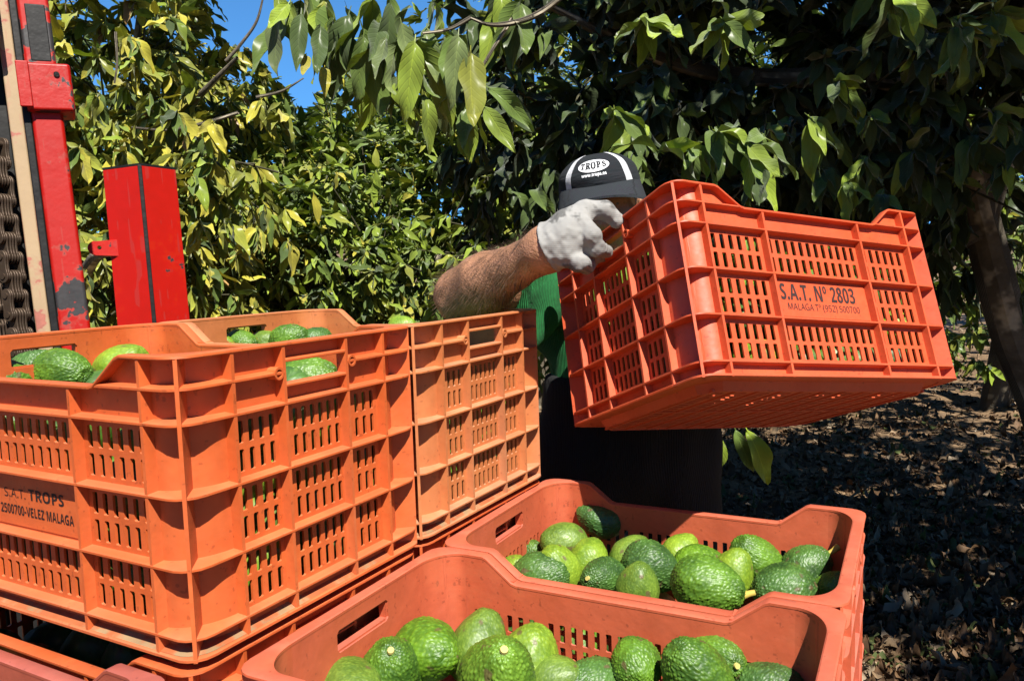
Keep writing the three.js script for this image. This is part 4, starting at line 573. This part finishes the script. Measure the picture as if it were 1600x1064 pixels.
function addLeaf(T, base, f, y, z, l, k, r, sure = false) {
  const c = base.clone().addScaledVector(f, l * 0.5), [px, py, dep] = toPx(c); const o = T.o;
  if (!sure) {
    if (dep > 0.05 && px > -60 && px < 1660 && py > -60 && py < 1124) { if (dep < (o.near ?? 1.5)) return; if (!o.sky && inPoly(SKYHOLE, px, py)) return; if (o.allow && !o.allow(px, py, dep)) return; }
    else if (dep > -0.5 && dep < 1.0 && Math.hypot(c.x - camera.position.x, c.z - camera.position.z) < 0.8 && c.y < 2.2) return;
    if (shades(c) || c.y < 0.05) return;
  }
  const w = l * (0.85 + 0.3 * r());
  T.leaves.push({ m: new THREE.Matrix4().makeBasis(f.clone().multiplyScalar(l), y.clone().multiplyScalar(l), z.clone().multiplyScalar(w)).setPosition(base), px, py, dep, l, k, v: r(), b: r() });
}
function twig(T, a, b, r0 = 0.006, r1 = 0.003, sag = 0.05) { const m = a.clone().lerp(b, 0.5); m.y += sag * a.distanceTo(b); T.twigs.push(tube([a, m, b], [r0, r1], 5, 6)); }
function crownOf(T, c, rad, count, n, len, droop, mix, shell = 0.55) {
  for (let i = 0; i < count; i++) { const r = T.r, u = r() * 2 - 1, a = r() * Math.PI * 2, s = Math.sqrt(1 - u * u), q = V(s * Math.cos(a), u, s * Math.sin(a)), k = lerp(shell, 1, Math.pow(r(), 0.6)) * (0.84 + 0.32 * noise3(q.x * 2.2 + c.x, q.y * 2.2, q.z * 2.2 + c.z));
    const p = V(c.x + q.x * rad[0] * k, c.y + q.y * rad[1] * k, c.z + q.z * rad[2] * k), dir = V(q.x / rad[0], q.y / rad[1] + 0.25, q.z / rad[2]).normalize(); dir.x += (r() - 0.5) * 0.8; dir.z += (r() - 0.5) * 0.8; dir.normalize(); if (p.y < 0.15) continue;
    const before = T.leaves.length; whorl(T, p, dir, n, len, droop, mix); if (T.leaves.length > before + n * 0.5 && r() < (T.o.twiggy ?? 0.16)) twig(T, p, p.clone().addScaledVector(dir, -0.25 - 0.35 * r()).add(V(0, -0.08, 0)), 0.0035, 0.0065, 0.02); }
}
const leafGroups = [];
function finish(T, singles) {
  const { t, leaves } = T, cells = new Map(), order = leaves.filter((l) => l.dep > 0.1 && l.px > -10 && l.px < 1610 && l.py > -10 && l.py < 1074).sort((a, b) => a.dep - b.dep);
  for (const l of order) { const k = Math.floor(l.px / 9) * 1000 + Math.floor(l.py / 9); l.shown = !cells.has(k); if (l.shown) cells.set(k, 1); }
  const chosen = new Set(order.filter((l) => l.shown && (!inPoly([[0, 540], [640, 500], [840, 480], [880, 420], [1040, 280], [1430, 330], [1495, 590], [1250, 680], [1115, 690], [1120, 790], [900, 800], [0, 1064]], l.px, l.py))).sort((a, b) => b.l / b.dep - a.l / a.dep).slice(0, singles));
  for (const l of chosen) { const m = part('leaf', LEAF[Math.floor(l.v * 4)], toneMat(l.k, Math.floor(l.b * 3)), t); l.m.decompose(m.position, m.quaternion, m.scale); }
  const rest = leaves.filter((l) => !chosen.has(l)), near = rest.filter((l) => l.dep < 3.4 && l.dep > 0), far = rest.filter((l) => !(l.dep < 3.4 && l.dep > 0)), col = new THREE.Color();
  for (const [list, geos] of [[near, LEAF], [far, LEAFLOW]]) geos.forEach((g, gi) => { const mine = list.filter((l) => Math.floor(l.v * geos.length) === gi); if (!mine.length) return; const im = new THREE.InstancedMesh(g, T.o.shade ? shadeMat : foliageMat, mine.length); im.name = 'foliage'; im.userData.kind = 'stuff'; im.castShadow = im.receiveShadow = true;
    mine.forEach((l, i) => { im.setMatrixAt(i, l.m); const f = 1.25 * (0.75 + 0.55 * l.b), c = tone[l.k]; im.setColorAt(i, col.setRGB(c[0] * f, c[1] * f, c[2] * f)); }); t.add(im); });
  if (T.twigs.length) part('twigs', merge(T.twigs), twigMat, t).userData.kind = 'stuff';
}
const limb = (T, pts, radii, name = 'branch') => part(name, boxUV(tube(pts, radii, 10, 36), 1.2), bark, T.t);
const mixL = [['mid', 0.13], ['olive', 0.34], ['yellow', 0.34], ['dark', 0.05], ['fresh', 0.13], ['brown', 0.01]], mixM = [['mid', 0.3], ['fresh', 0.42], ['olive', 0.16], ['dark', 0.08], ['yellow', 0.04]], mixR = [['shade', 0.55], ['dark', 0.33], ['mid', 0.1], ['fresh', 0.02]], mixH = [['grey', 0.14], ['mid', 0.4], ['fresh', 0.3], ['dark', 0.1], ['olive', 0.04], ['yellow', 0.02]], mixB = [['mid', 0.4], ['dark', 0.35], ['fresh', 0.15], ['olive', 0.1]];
{ // left: tall tree with yellowing leaves
  const T = newTree('tall tree with yellowing leaves behind the red mast at left', 101, { near: 2.6 });
  const c = at(205, 120, 4.7); crownOf(T, c, [1.35, 1.75, 1.35], 1150, 9, 0.16, 0.85, mixL, 0.25);
  crownOf(T, at(150, 420, 4.3), [0.95, 0.7, 0.8], 330, 9, 0.15, 0.8, mixL, 0.4); crownOf(T, at(380, 230, 4.3), [0.42, 0.5, 0.5], 170, 9, 0.15, 0.9, mixL, 0.3);
  for (const [x, y, d] of [[275, 190, 3.2], [190, 250, 3.1], [330, 205, 3.25], [405, 170, 3.3], [440, 190, 3.35], [120, 245, 2.9], [310, 360, 3.4], [355, 360, 3.4], [150, 160, 3.0], [230, 160, 3.1], [390, 100, 3.4], [425, 120, 3.4], [300, 290, 3.2], [400, 370, 3.5], [240, 30, 3.2], [140, 60, 3.1], [330, 50, 3.4], [200, 100, 3.15], [290, 110, 3.25], [450, 390, 3.6], [130, 440, 3.0], [330, 260, 3.3]]) { const p = at(x, y - 14, d); whorl(T, p, V(0.3, -0.1, 0.5), 8, 0.155, 1.2, mixL); }
  const b = at(150, 560, 4.8); limb(T, [V(b.x, -0.05, b.z), b, at(190, 330, 4.7), at(210, 120, 4.7), at(230, -60, 4.7)], [0.1, 0.085, 0.06, 0.04, 0.02], 'trunk'); limb(T, [at(190, 330, 4.7), at(120, 200, 4.4), at(90, 60, 4.2)], [0.045, 0.03, 0.012]); limb(T, [at(200, 250, 4.7), at(300, 160, 4.3), at(370, 90, 4.1)], [0.04, 0.025, 0.01]);
  limb(T, [at(130, 430, 3.6), at(150, 400, 3.3), at(172, 392, 3.1)], [0.03, 0.026, 0.02]);
  limb(T, [at(205, 199, 3.3), at(262, 203, 3.3), at(320, 192, 3.3), at(372, 176, 3.3)], [0.004, 0.006, 0.008, 0.008]); limb(T, [at(352, 96, 3.5), at(378, 66, 3.5), at(400, 34, 3.5), at(412, -10, 3.5)], [0.008, 0.007, 0.006, 0.004]); limb(T, [at(400, 152, 3.4), at(440, 142, 3.4), at(474, 122, 3.4)], [0.008, 0.006, 0.003]); limb(T, [at(180, 50, 3.4), at(182, 100, 3.4), at(178, 130, 3.4)], [0.006, 0.005, 0.004]);
  finish(T, 290);
}
{ // middle: round bush-like tree in full sun
  const T = newTree('low rounded sunlit green tree between the mast and the man', 202, { near: 3.4, allow: (x, y) => y > 165 || x > 560 });
  const c = at(620, 380, 6.0); crownOf(T, c, [1.85, 1.2, 1.3], 1500, 9, 0.145, 0.42, mixM, 0.4); crownOf(T, at(470, 400, 5.3), [0.8, 0.6, 0.7], 420, 9, 0.135, 0.45, mixM, 0.5); crownOf(T, at(780, 330, 5.6), [0.7, 0.9, 0.8], 420, 9, 0.14, 0.5, mixM, 0.5);
  const b = at(600, 560, 6.2); limb(T, [V(b.x, -0.05, b.z), b, at(610, 430, 6.1), at(620, 300, 6)], [0.11, 0.09, 0.06, 0.03], 'trunk'); limb(T, [at(605, 470, 6.2), at(500, 400, 5.8), at(440, 330, 5.6)], [0.05, 0.03, 0.012]); limb(T, [at(605, 450, 6.2), at(720, 380, 5.9), at(800, 300, 5.8)], [0.05, 0.03, 0.012]);
  limb(T, [at(312, 470, 4.4), at(316, 430, 4.4), at(312, 412, 4.4)], [0.009, 0.008, 0.005]); finish(T, 290);
}
{ // right: the big shady tree over the man
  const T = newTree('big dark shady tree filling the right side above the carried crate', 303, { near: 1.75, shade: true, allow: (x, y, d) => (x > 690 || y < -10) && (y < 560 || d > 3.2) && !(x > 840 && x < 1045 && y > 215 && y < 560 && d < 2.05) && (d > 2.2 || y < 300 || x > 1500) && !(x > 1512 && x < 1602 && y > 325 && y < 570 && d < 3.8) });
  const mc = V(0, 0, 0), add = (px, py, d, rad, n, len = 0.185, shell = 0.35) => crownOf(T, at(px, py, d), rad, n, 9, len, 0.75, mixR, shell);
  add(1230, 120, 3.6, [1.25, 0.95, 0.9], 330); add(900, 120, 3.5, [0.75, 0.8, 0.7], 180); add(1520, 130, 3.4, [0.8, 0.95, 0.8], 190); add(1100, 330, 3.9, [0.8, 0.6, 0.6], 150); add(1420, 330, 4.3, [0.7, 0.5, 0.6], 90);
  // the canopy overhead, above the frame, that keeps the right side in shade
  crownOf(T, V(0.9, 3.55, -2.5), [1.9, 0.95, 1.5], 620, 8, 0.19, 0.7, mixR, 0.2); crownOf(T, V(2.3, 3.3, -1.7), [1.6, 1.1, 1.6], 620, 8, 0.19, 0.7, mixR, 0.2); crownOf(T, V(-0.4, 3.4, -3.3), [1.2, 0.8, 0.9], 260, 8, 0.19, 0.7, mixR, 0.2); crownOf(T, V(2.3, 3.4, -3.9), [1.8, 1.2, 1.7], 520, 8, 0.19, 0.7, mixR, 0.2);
  const sp = (x, y, d, n, len, dir, mix, dr = 0.7) => whorl(T, at(x, y, d), V(0, 0, 0).addScaledVector(CR, dir[0]).addScaledVector(CU, dir[1]).addScaledVector(CB, dir[2]), n, len, dr, mix);
  const mx = [['mid', 0.55], ['fresh', 0.45]];
  for (const a of [[805, 300, 2.2, 5, 0.15, [0.2, -0.2, 0.6]], [840, 295, 2.2, 4, 0.15, [0.3, -0.3, 0.6]], [1030, 232, 2.0, 6, 0.13, [-0.2, 0.3, 0.6]], [1085, 235, 1.95, 5, 0.13, [0.1, -0.5, 0.6]], [1125, 205, 1.95, 7, 0.14, [0.5, -0.3, 0.6]], [1170, 228, 1.95, 6, 0.15, [0.4, -0.5, 0.5]], [1195, 212, 2.0, 4, 0.14, [0.2, -0.5, 0.6]], [1130, 30, 2.0, 8, 0.15, [0, 0, 1]], [1010, 30, 2.0, 8, 0.16, [-0.3, -0.2, 0.8]], [1400, -10, 1.85, 5, 0.17, [0.1, -0.9, 0.4]], [1270, 190, 2.2, 5, 0.15, [0.2, -0.7, 0.5]], [960, 170, 2.2, 6, 0.16, [0.2, 0, 0.8]], [1500, 40, 2.1, 8, 0.15, [0, -0.3, 0.8]], [1560, 20, 2.1, 8, 0.15, [0.3, -0.2, 0.8]], [1350, 250, 2.6, 6, 0.15, [0, -0.5, 0.6]]]) sp(...a, mx);
  for (let i = 0; i < 22; i++) { const r = T.r, x = 760 + r() * 840, y = r() * 330, d = 2.1 + r() * 1.2; sp(x, y, d, 5 + Math.floor(r() * 4), 0.12 + 0.04 * r(), [(r() - 0.5), -0.2 - 0.4 * r(), 0.6], [['mid', 0.45], ['dark', 0.35], ['fresh', 0.2]]); }
  for (const [x0, y0, x1, y1, d, k, face] of [[1122, 674, 1126, 768, 2.28, 'fresh', 0.3], [1150, 672, 1178, 742, 2.32, 'mid', -0.3], [1168, 672, 1222, 768, 2.3, 'fresh', 0.1]]) { const a = at(x0, y0, d), f = at(x1, y1, d - 0.05).sub(a), l = f.length(); f.normalize(); const z = f.clone().cross(CB.clone().addScaledVector(CR, face)).normalize(), y = z.clone().cross(f); addLeaf(T, a, f, y, z, l, k, T.r, true); }
  limb(T, [at(1160, 560, 2.9), at(1150, 620, 2.5), at(1142, 664, 2.33)], [0.012, 0.009, 0.005]);
  const b = at(1680, 760, 3.95); limb(T, [V(b.x + 0.05, -0.05, b.z), at(1625, 630, 3.95), at(1580, 520, 3.87), at(1550, 410, 3.8), at(1530, 330, 3.7), at(1500, 220, 3.55), at(1430, 135, 3.4), at(1378, 118, 3.3)], [0.13, 0.115, 0.1, 0.092, 0.088, 0.075, 0.065, 0.055], 'trunk');
  limb(T, [at(1440, 140, 3.4), at(1385, 118, 3.3), at(1310, 118, 3.3), at(1220, 122, 3.3), at(1100, 110, 3.2), at(980, 70, 3.1), at(860, 10, 2.9)], [0.06, 0.05, 0.042, 0.036, 0.03, 0.022, 0.012]);
  limb(T, [at(1372, 122, 3.3), at(1388, 90, 3.3), at(1384, 40, 3.3), at(1390, -60, 3.3)], [0.05, 0.036, 0.03, 0.024]); limb(T, [at(1360, 118, 3.28), at(1410, 126, 3.2), at(1455, 132, 3.1)], [0.05, 0.034, 0.02]);
  limb(T, [at(1540, 340, 3.7), at(1580, 200, 3.6), at(1588, 60, 3.5), at(1600, -60, 3.5)], [0.06, 0.05, 0.04, 0.03]); limb(T, [at(1405, 300, 3.7), at(1398, 270, 3.7), at(1412, 230, 3.7)], [0.02, 0.016, 0.01]); limb(T, [at(1530, 360, 3.7), at(1440, 400, 3.8), at(1380, 360, 3.9)], [0.05, 0.03, 0.012]);
  finish(T, 295);
}
{ // the leafy bough that hangs into the top of the picture
  const T = newTree('near bough with long drooping leaves hanging into the top centre', 404, { near: 1.3, sky: true });
  const b0 = at(880, -60, 1.75), tips = [[428, 0, 1.75], [452, 12, 1.75], [470, -2, 1.8], [505, 6, 1.8], [520, 40, 1.75], [545, 20, 1.75], [568, 55, 1.7], [598, 48, 1.72], [622, 62, 1.68], [650, 60, 1.68], [662, 54, 1.7], [690, 62, 1.7], [706, 56, 1.66], [722, 62, 1.68], [742, 90, 1.75], [700, 130, 1.78], [716, 160, 1.75], [735, 165, 1.74], [640, 8, 1.7], [610, 4, 1.72], [580, 0, 1.74], [680, 0, 1.8], [812, 4, 1.8], [840, 20, 1.8], [870, 30, 1.85], [780, 10, 1.85], [585, 110, 1.85], [560, 120, 1.9], [620, 120, 1.9], [660, 150, 1.9], [900, 0, 1.8], [930, 40, 1.9]];
  for (const [x, y, d] of tips) { const p = at(x, y, d); whorl(T, p, V(0, 0, 0).addScaledVector(CR, (T.r() - 0.5) * 0.7).addScaledVector(CU, -0.5).addScaledVector(CB, (T.r() - 0.5) * 0.6), 2 + Math.floor(T.r() * 2.4), 0.115 + 0.06 * T.r(), 1.1, mixH); }
  // two leaves that stand out
  const L1 = (x0, y0, x1, y1, d, k, face = 0.2) => { const a = at(x0, y0, d), b2 = at(x1, y1, d - 0.04), f = b2.clone().sub(a), l = f.length(); f.normalize(); const z = f.clone().cross(CB.clone().addScaledVector(CR, face)).normalize(), y = z.clone().cross(f); addLeaf(T, a, f, y, z, l * 1.02, k, T.r, true); };
  L1(648, 64, 634, 180, 1.6, 'fresh'); L1(757, 166, 802, 234, 1.55, 'fresh', -0.2); L1(716, 54, 708, 160, 1.62, 'grey'); L1(735, 82, 733, 205, 1.63, 'olive', 0.5); L1(603, 60, 590, 130, 1.63, 'grey', -0.3); L1(762, 136, 838, 186, 1.62, 'mid'); L1(432, 24, 424, 112, 1.7, 'grey', -0.6); L1(470, 20, 462, 104, 1.7, 'dark'); L1(450, 5, 418, 50, 1.7, 'fresh'); L1(500, 40, 492, 122, 1.68, 'dark', 0.5); L1(507, 105, 507, 140, 1.72, 'yellow'); L1(478, 86, 470, 122, 1.72, 'yellow', 0.5);
  limb(T, [at(905, -30, 1.85), at(840, 22, 1.78), at(800, 36, 1.76), at(762, 38, 1.73), at(735, 28, 1.72)], [0.009, 0.008, 0.007, 0.006, 0.003]); limb(T, [at(735, 28, 1.74), at(700, 46, 1.7), at(660, 52, 1.69)], [0.005, 0.004, 0.003]); limb(T, [at(800, 30, 1.78), at(768, 80, 1.76), at(742, 130, 1.75), at(748, 160, 1.7)], [0.005, 0.004, 0.003, 0.002]);
  finish(T, 230);
}
// farther trees, seen through the gaps
for (const [label, px, d, rad, hgt, n, mix, seed] of [
  ['far tree peeking between the man and the sunlit green tree', 840, 8.2, 1.8, 4.6, 420, mixM, 501], ['far tree seen in gaps above the carried crate', 1080, 8, 1.9, 5, 460, mixB, 502], ['far tree seen in gaps behind the crossing bough at upper right', 1320, 7.6, 1.9, 5.2, 460, mixB, 503],
  ['far speckled tree behind the pale trunk at right', 1560, 7.4, 1.9, 5, 520, mixM, 504], ['far tree cut by the right edge of the picture', 1830, 7.4, 1.9, 5, 300, mixB, 505], ['far tree low behind the yellowing tree at the left edge', 20, 8.5, 1.9, 5, 380, mixB, 506], ['far tree in the gap right of the red mast', 340, 9.5, 1.9, 3.9, 420, mixM, 507], ['far tree low behind the sunlit green tree', 620, 10.5, 2.2, 4, 420, mixB, 508],
]) {
  const T = newTree(label, seed, { near: 4.5, twiggy: 0.15 }), g = at(px, 419, d), c = V(g.x, hgt * 0.52, g.z);
  crownOf(T, c, [rad, hgt * 0.5, rad], n, 9, 0.17, 0.5, mix, 0.55);
  limb(T, [V(c.x, -0.1, c.z), V(c.x + 0.1, 1, c.z), V(c.x - 0.05, hgt * 0.5, c.z), V(c.x, hgt * 0.85, c.z)], [0.14, 0.11, 0.08, 0.02], 'trunk'); for (const s of [-1, 1]) limb(T, [V(c.x, hgt * 0.3, c.z), V(c.x + s * rad * 0.4, hgt * 0.5, c.z + 0.3), V(c.x + s * rad * 0.7, hgt * 0.65, c.z + 0.4)], [0.07, 0.04, 0.015]); finish(T, 0);
}
{ // a ring closing the view, added behind the camera to cut sky light
  const T = { t: new THREE.Group(), r: rngOf(600), leaves: [], twigs: [], o: { near: 8, twiggy: 0 } }; T.t.name = 'orchard_rows'; T.t.userData.kind = 'stuff'; T.t.userData.label = 'mass of orchard foliage far behind, and added unseen round the camera to cut skylight'; scene.add(T.t);
  for (let i = 0; i < 30; i++) { const a = i / 30 * Math.PI * 2, d = 12.5 + (i % 3) * 1.7, h = 2.3 + 0.5 * ((i * 7) % 3); crownOf(T, V(camera.position.x + Math.sin(a) * d, h, camera.position.z + Math.cos(a) * d), [2.4, 2.7, 2.1], 300, 8, 0.29, 0.5, mixB, 0.5); }
  finish(T, 0);
}
// ---------------------------------------------------------------- lift mast and steel channel at the left
{
  const fr = (px, py, px2, py2, d) => { const b = at(px, py, d), t = at(px2, py2, d), y = t.clone().sub(b).normalize(), toCam = camera.position.clone().sub(b), z = toCam.addScaledVector(y, -toCam.dot(y)).normalize(), x = y.clone().cross(z); const o = new THREE.Matrix4().makeBasis(x, y, z).setPosition(b); return o; };
  const mast = thing('lift_mast', 'scraped red lift mast with greasy chain standing at the left edge', 'mast');
  fr(113, 500, 48, 0, 1.78).decompose(mast.position, mast.quaternion, mast.scale);
  const bot = -1.15, top = 1.15;
  part('rail', boxUV(new RoundedBoxGeometry(0.062, top - bot, 0.05, 3, 0.008).translate(0.002, (top + bot) / 2, 0), 1.7), redPaint, mast);
  part('wear_strip', boxUV(rbox(-0.045, -0.0295, bot, top, -0.035, 0.021, 0.003), 2), greaseAndShade, mast);
  part('slide_mark', boxUV(rbox(-0.016, 0.025, 0.58, 0.71, 0.02, 0.0262, 0.003), 2), greaseAndShade, mast);
  part('inner_rail', boxUV(rbox(-0.074, -0.0455, bot, top, -0.06, -0.012, 0.004), 1.7), creamPaint, mast);
  part('shade_plate', boxUV(rbox(-0.24, -0.075, bot, top, -0.1, -0.06, 0.004), 1.7), greaseAndShade, mast);  // near-black plate standing for the shade left of the cream rail
  part('rail', boxUV(rbox(-0.24, -0.2, bot, top, -0.06, 0.03, 0.006), 1.7), greaseAndShade, mast);  // coloured black for the shade inside the mast channel
  const clamp_ = part('clamp_block', boxUV(new RoundedBoxGeometry(0.094, 0.108, 0.075, 3, 0.007).translate(0.012, 0.518, 0.006), 3), redPaint, mast);
  part('rib', boxUV(rbox(-0.047, -0.022, 0.47, 0.572, 0.0432, 0.049, 0.0025), 3), redPaint, clamp_); part('bolt', new THREE.CylinderGeometry(0.006, 0.006, 0.004, 12).rotateX(Math.PI / 2).translate(0.03, 0.545, 0.0448), greaseAndShade, clamp_);
  part('stop_block', boxUV(new RoundedBoxGeometry(0.07, 0.2, 0.06, 3, 0.006).translate(-0.104, 0.73, 0.03), 3), redPaint, mast);
  // chains: paired plates on pins
  const plate = (() => { const s = new THREE.Shape(); s.absarc(0, 0.0175, 0.0115, -0.35, Math.PI + 0.35); s.quadraticCurveTo(-0.007, 0, -0.0108, -0.0136); s.absarc(0, -0.0175, 0.0115, Math.PI - 0.35, Math.PI * 2 + 0.35); s.quadraticCurveTo(0.007, 0, 0.0108, 0.0136); return new THREE.ExtrudeGeometry(s, { depth: 0.0022, bevelEnabled: true, bevelThickness: 0.0006, bevelSize: 0.0006, bevelSegments: 1, curveSegments: 8 }).rotateY(Math.PI / 2); })();
  const inner = boxUV(merge([plate.clone().translate(-0.0095, 0, 0), plate.clone().translate(0.0072, 0, 0), plate.clone().translate(-0.0035, 0, 0), plate.clone().translate(0.0015, 0, 0)]), 4), pin = new THREE.CylinderGeometry(0.0058, 0.0058, 0.041, 12).rotateZ(Math.PI / 2), outer = boxUV(merge([plate.clone().translate(-0.0175, 0, 0), plate.clone().translate(-0.0135, 0, 0), plate.clone().translate(0.0118, 0, 0), plate.clone().translate(0.0158, 0, 0), pin.clone().translate(0.0005, 0.0175, 0), pin.clone().translate(0.0005, -0.0175, 0)]), 4);
  for (const [x, z, y0, n, turn, sc] of [[-0.104, 0.012, -0.42, 20, 0.7, 1.2], [-0.134, -0.012, -0.42, 30, 0.25, 1.15]]) { const ch = new THREE.Group(); ch.name = 'chain'; ch.position.set(x, y0, z); ch.rotation.y = turn; ch.scale.setScalar(sc); mast.add(ch); for (let i = 0; i < n; i++) { const l = part('link', i % 2 ? outer : inner, chainSteel, ch); l.position.y = i * 0.035; } }
  // angle column with a lug
  const col = thing('steel_column', 'bright red angular steel column with a drilled lug, right of the mast', 'column');
  fr(240, 500, 217, 257, 2.2).decompose(col.position, col.quaternion, col.scale);
  const h0 = -1.0, h1 = 0.434, w = 0.155, ang = 0.72, face = (s, len, a) => { const g = rbox(0, len, h0, h1, -0.008, 0, 0.002); g.rotateY(a); return g; };
  part('left_face', boxUV(rbox(-0.112, 0, h0, h1, -0.008, 0, 0.002).rotateY(-0.55), 1.6), redClean, col);
  part('right_face', boxUV(rbox(0.0, 0.108, h0, h1, -0.008, 0, 0.002).rotateY(0.5), 1.6), redClean, col);
  part('worn_edge', boxUV(rbox(-0.0055, 0.0055, h0, h1 + 0.001, -0.006, 0.003, 0.002), 3), greaseAndShade, col);
  part('top_cap', boxUV(new THREE.ExtrudeGeometry((() => { const s = new THREE.Shape(); s.moveTo(0, 0); s.lineTo(0.0945, 0.0515); s.lineTo(0.03, 0.125); s.lineTo(-0.0955, 0.0585); s.closePath(); return s; })(), { depth: 0.006, bevelEnabled: false }).rotateX(-Math.PI / 2).translate(0, h1 + 0.0005, 0), 3), greaseAndShade, col);
  const lugS = new THREE.Shape(); lugS.moveTo(0, -0.02); lugS.lineTo(0.075, -0.026); lugS.lineTo(0.075, 0.022); lugS.lineTo(0, 0.018); lugS.absarc(0.004, 0, 0.0185, Math.PI / 2, Math.PI * 1.5); const hole = new THREE.Path(); hole.absarc(0.014, 0, 0.006, 0, Math.PI * 2, true); lugS.holes.push(hole);
  part('lug', boxUV(new THREE.ExtrudeGeometry(lugS, { depth: 0.008, bevelEnabled: true, bevelSize: 0.001, bevelThickness: 0.001, bevelSegments: 1 }).translate(-0.135, 0.214, -0.055), 3), redClean, col);
}
// ---------------------------------------------------------------- fallen leaves
{
  const r = rngOf(808), geos = [[1.3, 0.6, 1.6], [-0.9, 0.8, 1.8], [0.5, 0.5, 2], [2.0, 0.3, 1.2]].map((o, i) => leafGeo(6, 2, ...o, 90 + i)), mat = std({ color: 0xffffff, map: leafMap, roughness: 0.75, side: THREE.DoubleSide }), cols = [[0.1, 0.05, 0.018], [0.15, 0.082, 0.034], [0.06, 0.029, 0.01], [0.22, 0.145, 0.078], [0.3, 0.225, 0.145], [0.06, 0.08, 0.012]];
  const spots = []; const put = (n, fn) => { for (let i = 0; i < n; i++) spots.push(fn()); };
  put(16000, () => { const px = 1000 + r() * 700, py = lerp(452, 1120, Math.pow(r(), 0.75)), p = atY(px, py, -G); return [p.x, p.z]; }); put(5000, () => { const px = 200 + r() * 700, py = lerp(445, 520, r()), p = atY(px, py, -G); return [p.x, p.z]; }); put(6000, () => [(r() - 0.5) * 9, -1.5 + (r() - 0.5) * 9]);
  const list = geos.map(() => []); for (const s of spots) list[Math.floor(r() * 4)].push(s);
  const host = new THREE.Group(); host.name = 'leaf_litter'; host.userData.kind = 'stuff'; host.userData.label = 'dry fallen leaves covering the orchard soil'; scene.add(host);
  geos.forEach((g, k) => { const im = new THREE.InstancedMesh(g, mat, list[k].length), m = new THREE.Matrix4(), q = new THREE.Quaternion(), e = new THREE.Euler(), c = new THREE.Color(); im.name = 'fallen_leaves'; im.userData.kind = 'stuff'; im.castShadow = im.receiveShadow = true;
    list[k].forEach(([x, z], i) => { const far = Math.hypot(x, z + 2), y = (noise3(x * 1.3, 0, z * 1.3) - 0.5) * 0.09 + (noise3(x * 5, 3, z * 5) - 0.5) * 0.05 + Math.pow(Math.max(0, far - 14), 1.2) * 0.02 + (noise3(x * 0.12, 8, z * 0.12) - 0.5) * 0.5 * smooth(8, 25, far) + 0.004 + 0.012 * r(); e.set((r() - 0.5) * 0.55, r() * 7, (r() - 0.5) * 0.55 + (r() < 0.3 ? 3.1 : 0)); q.setFromEuler(e); const l = 0.03 + 0.11 * Math.pow(r(), 2.4) + 0.02 * r(); m.compose(V(x, y, z), q, V(l, l, l * (0.8 + 0.6 * r()))); im.setMatrixAt(i, m); const b = cols[Math.floor(Math.pow(r(), 1.7) * 6)], f = 0.8 + 0.6 * r(); im.setColorAt(i, c.setRGB(b[0] * f, b[1] * f, b[2] * f)); });
    host.add(im); });
}
renderer.render(scene, camera);
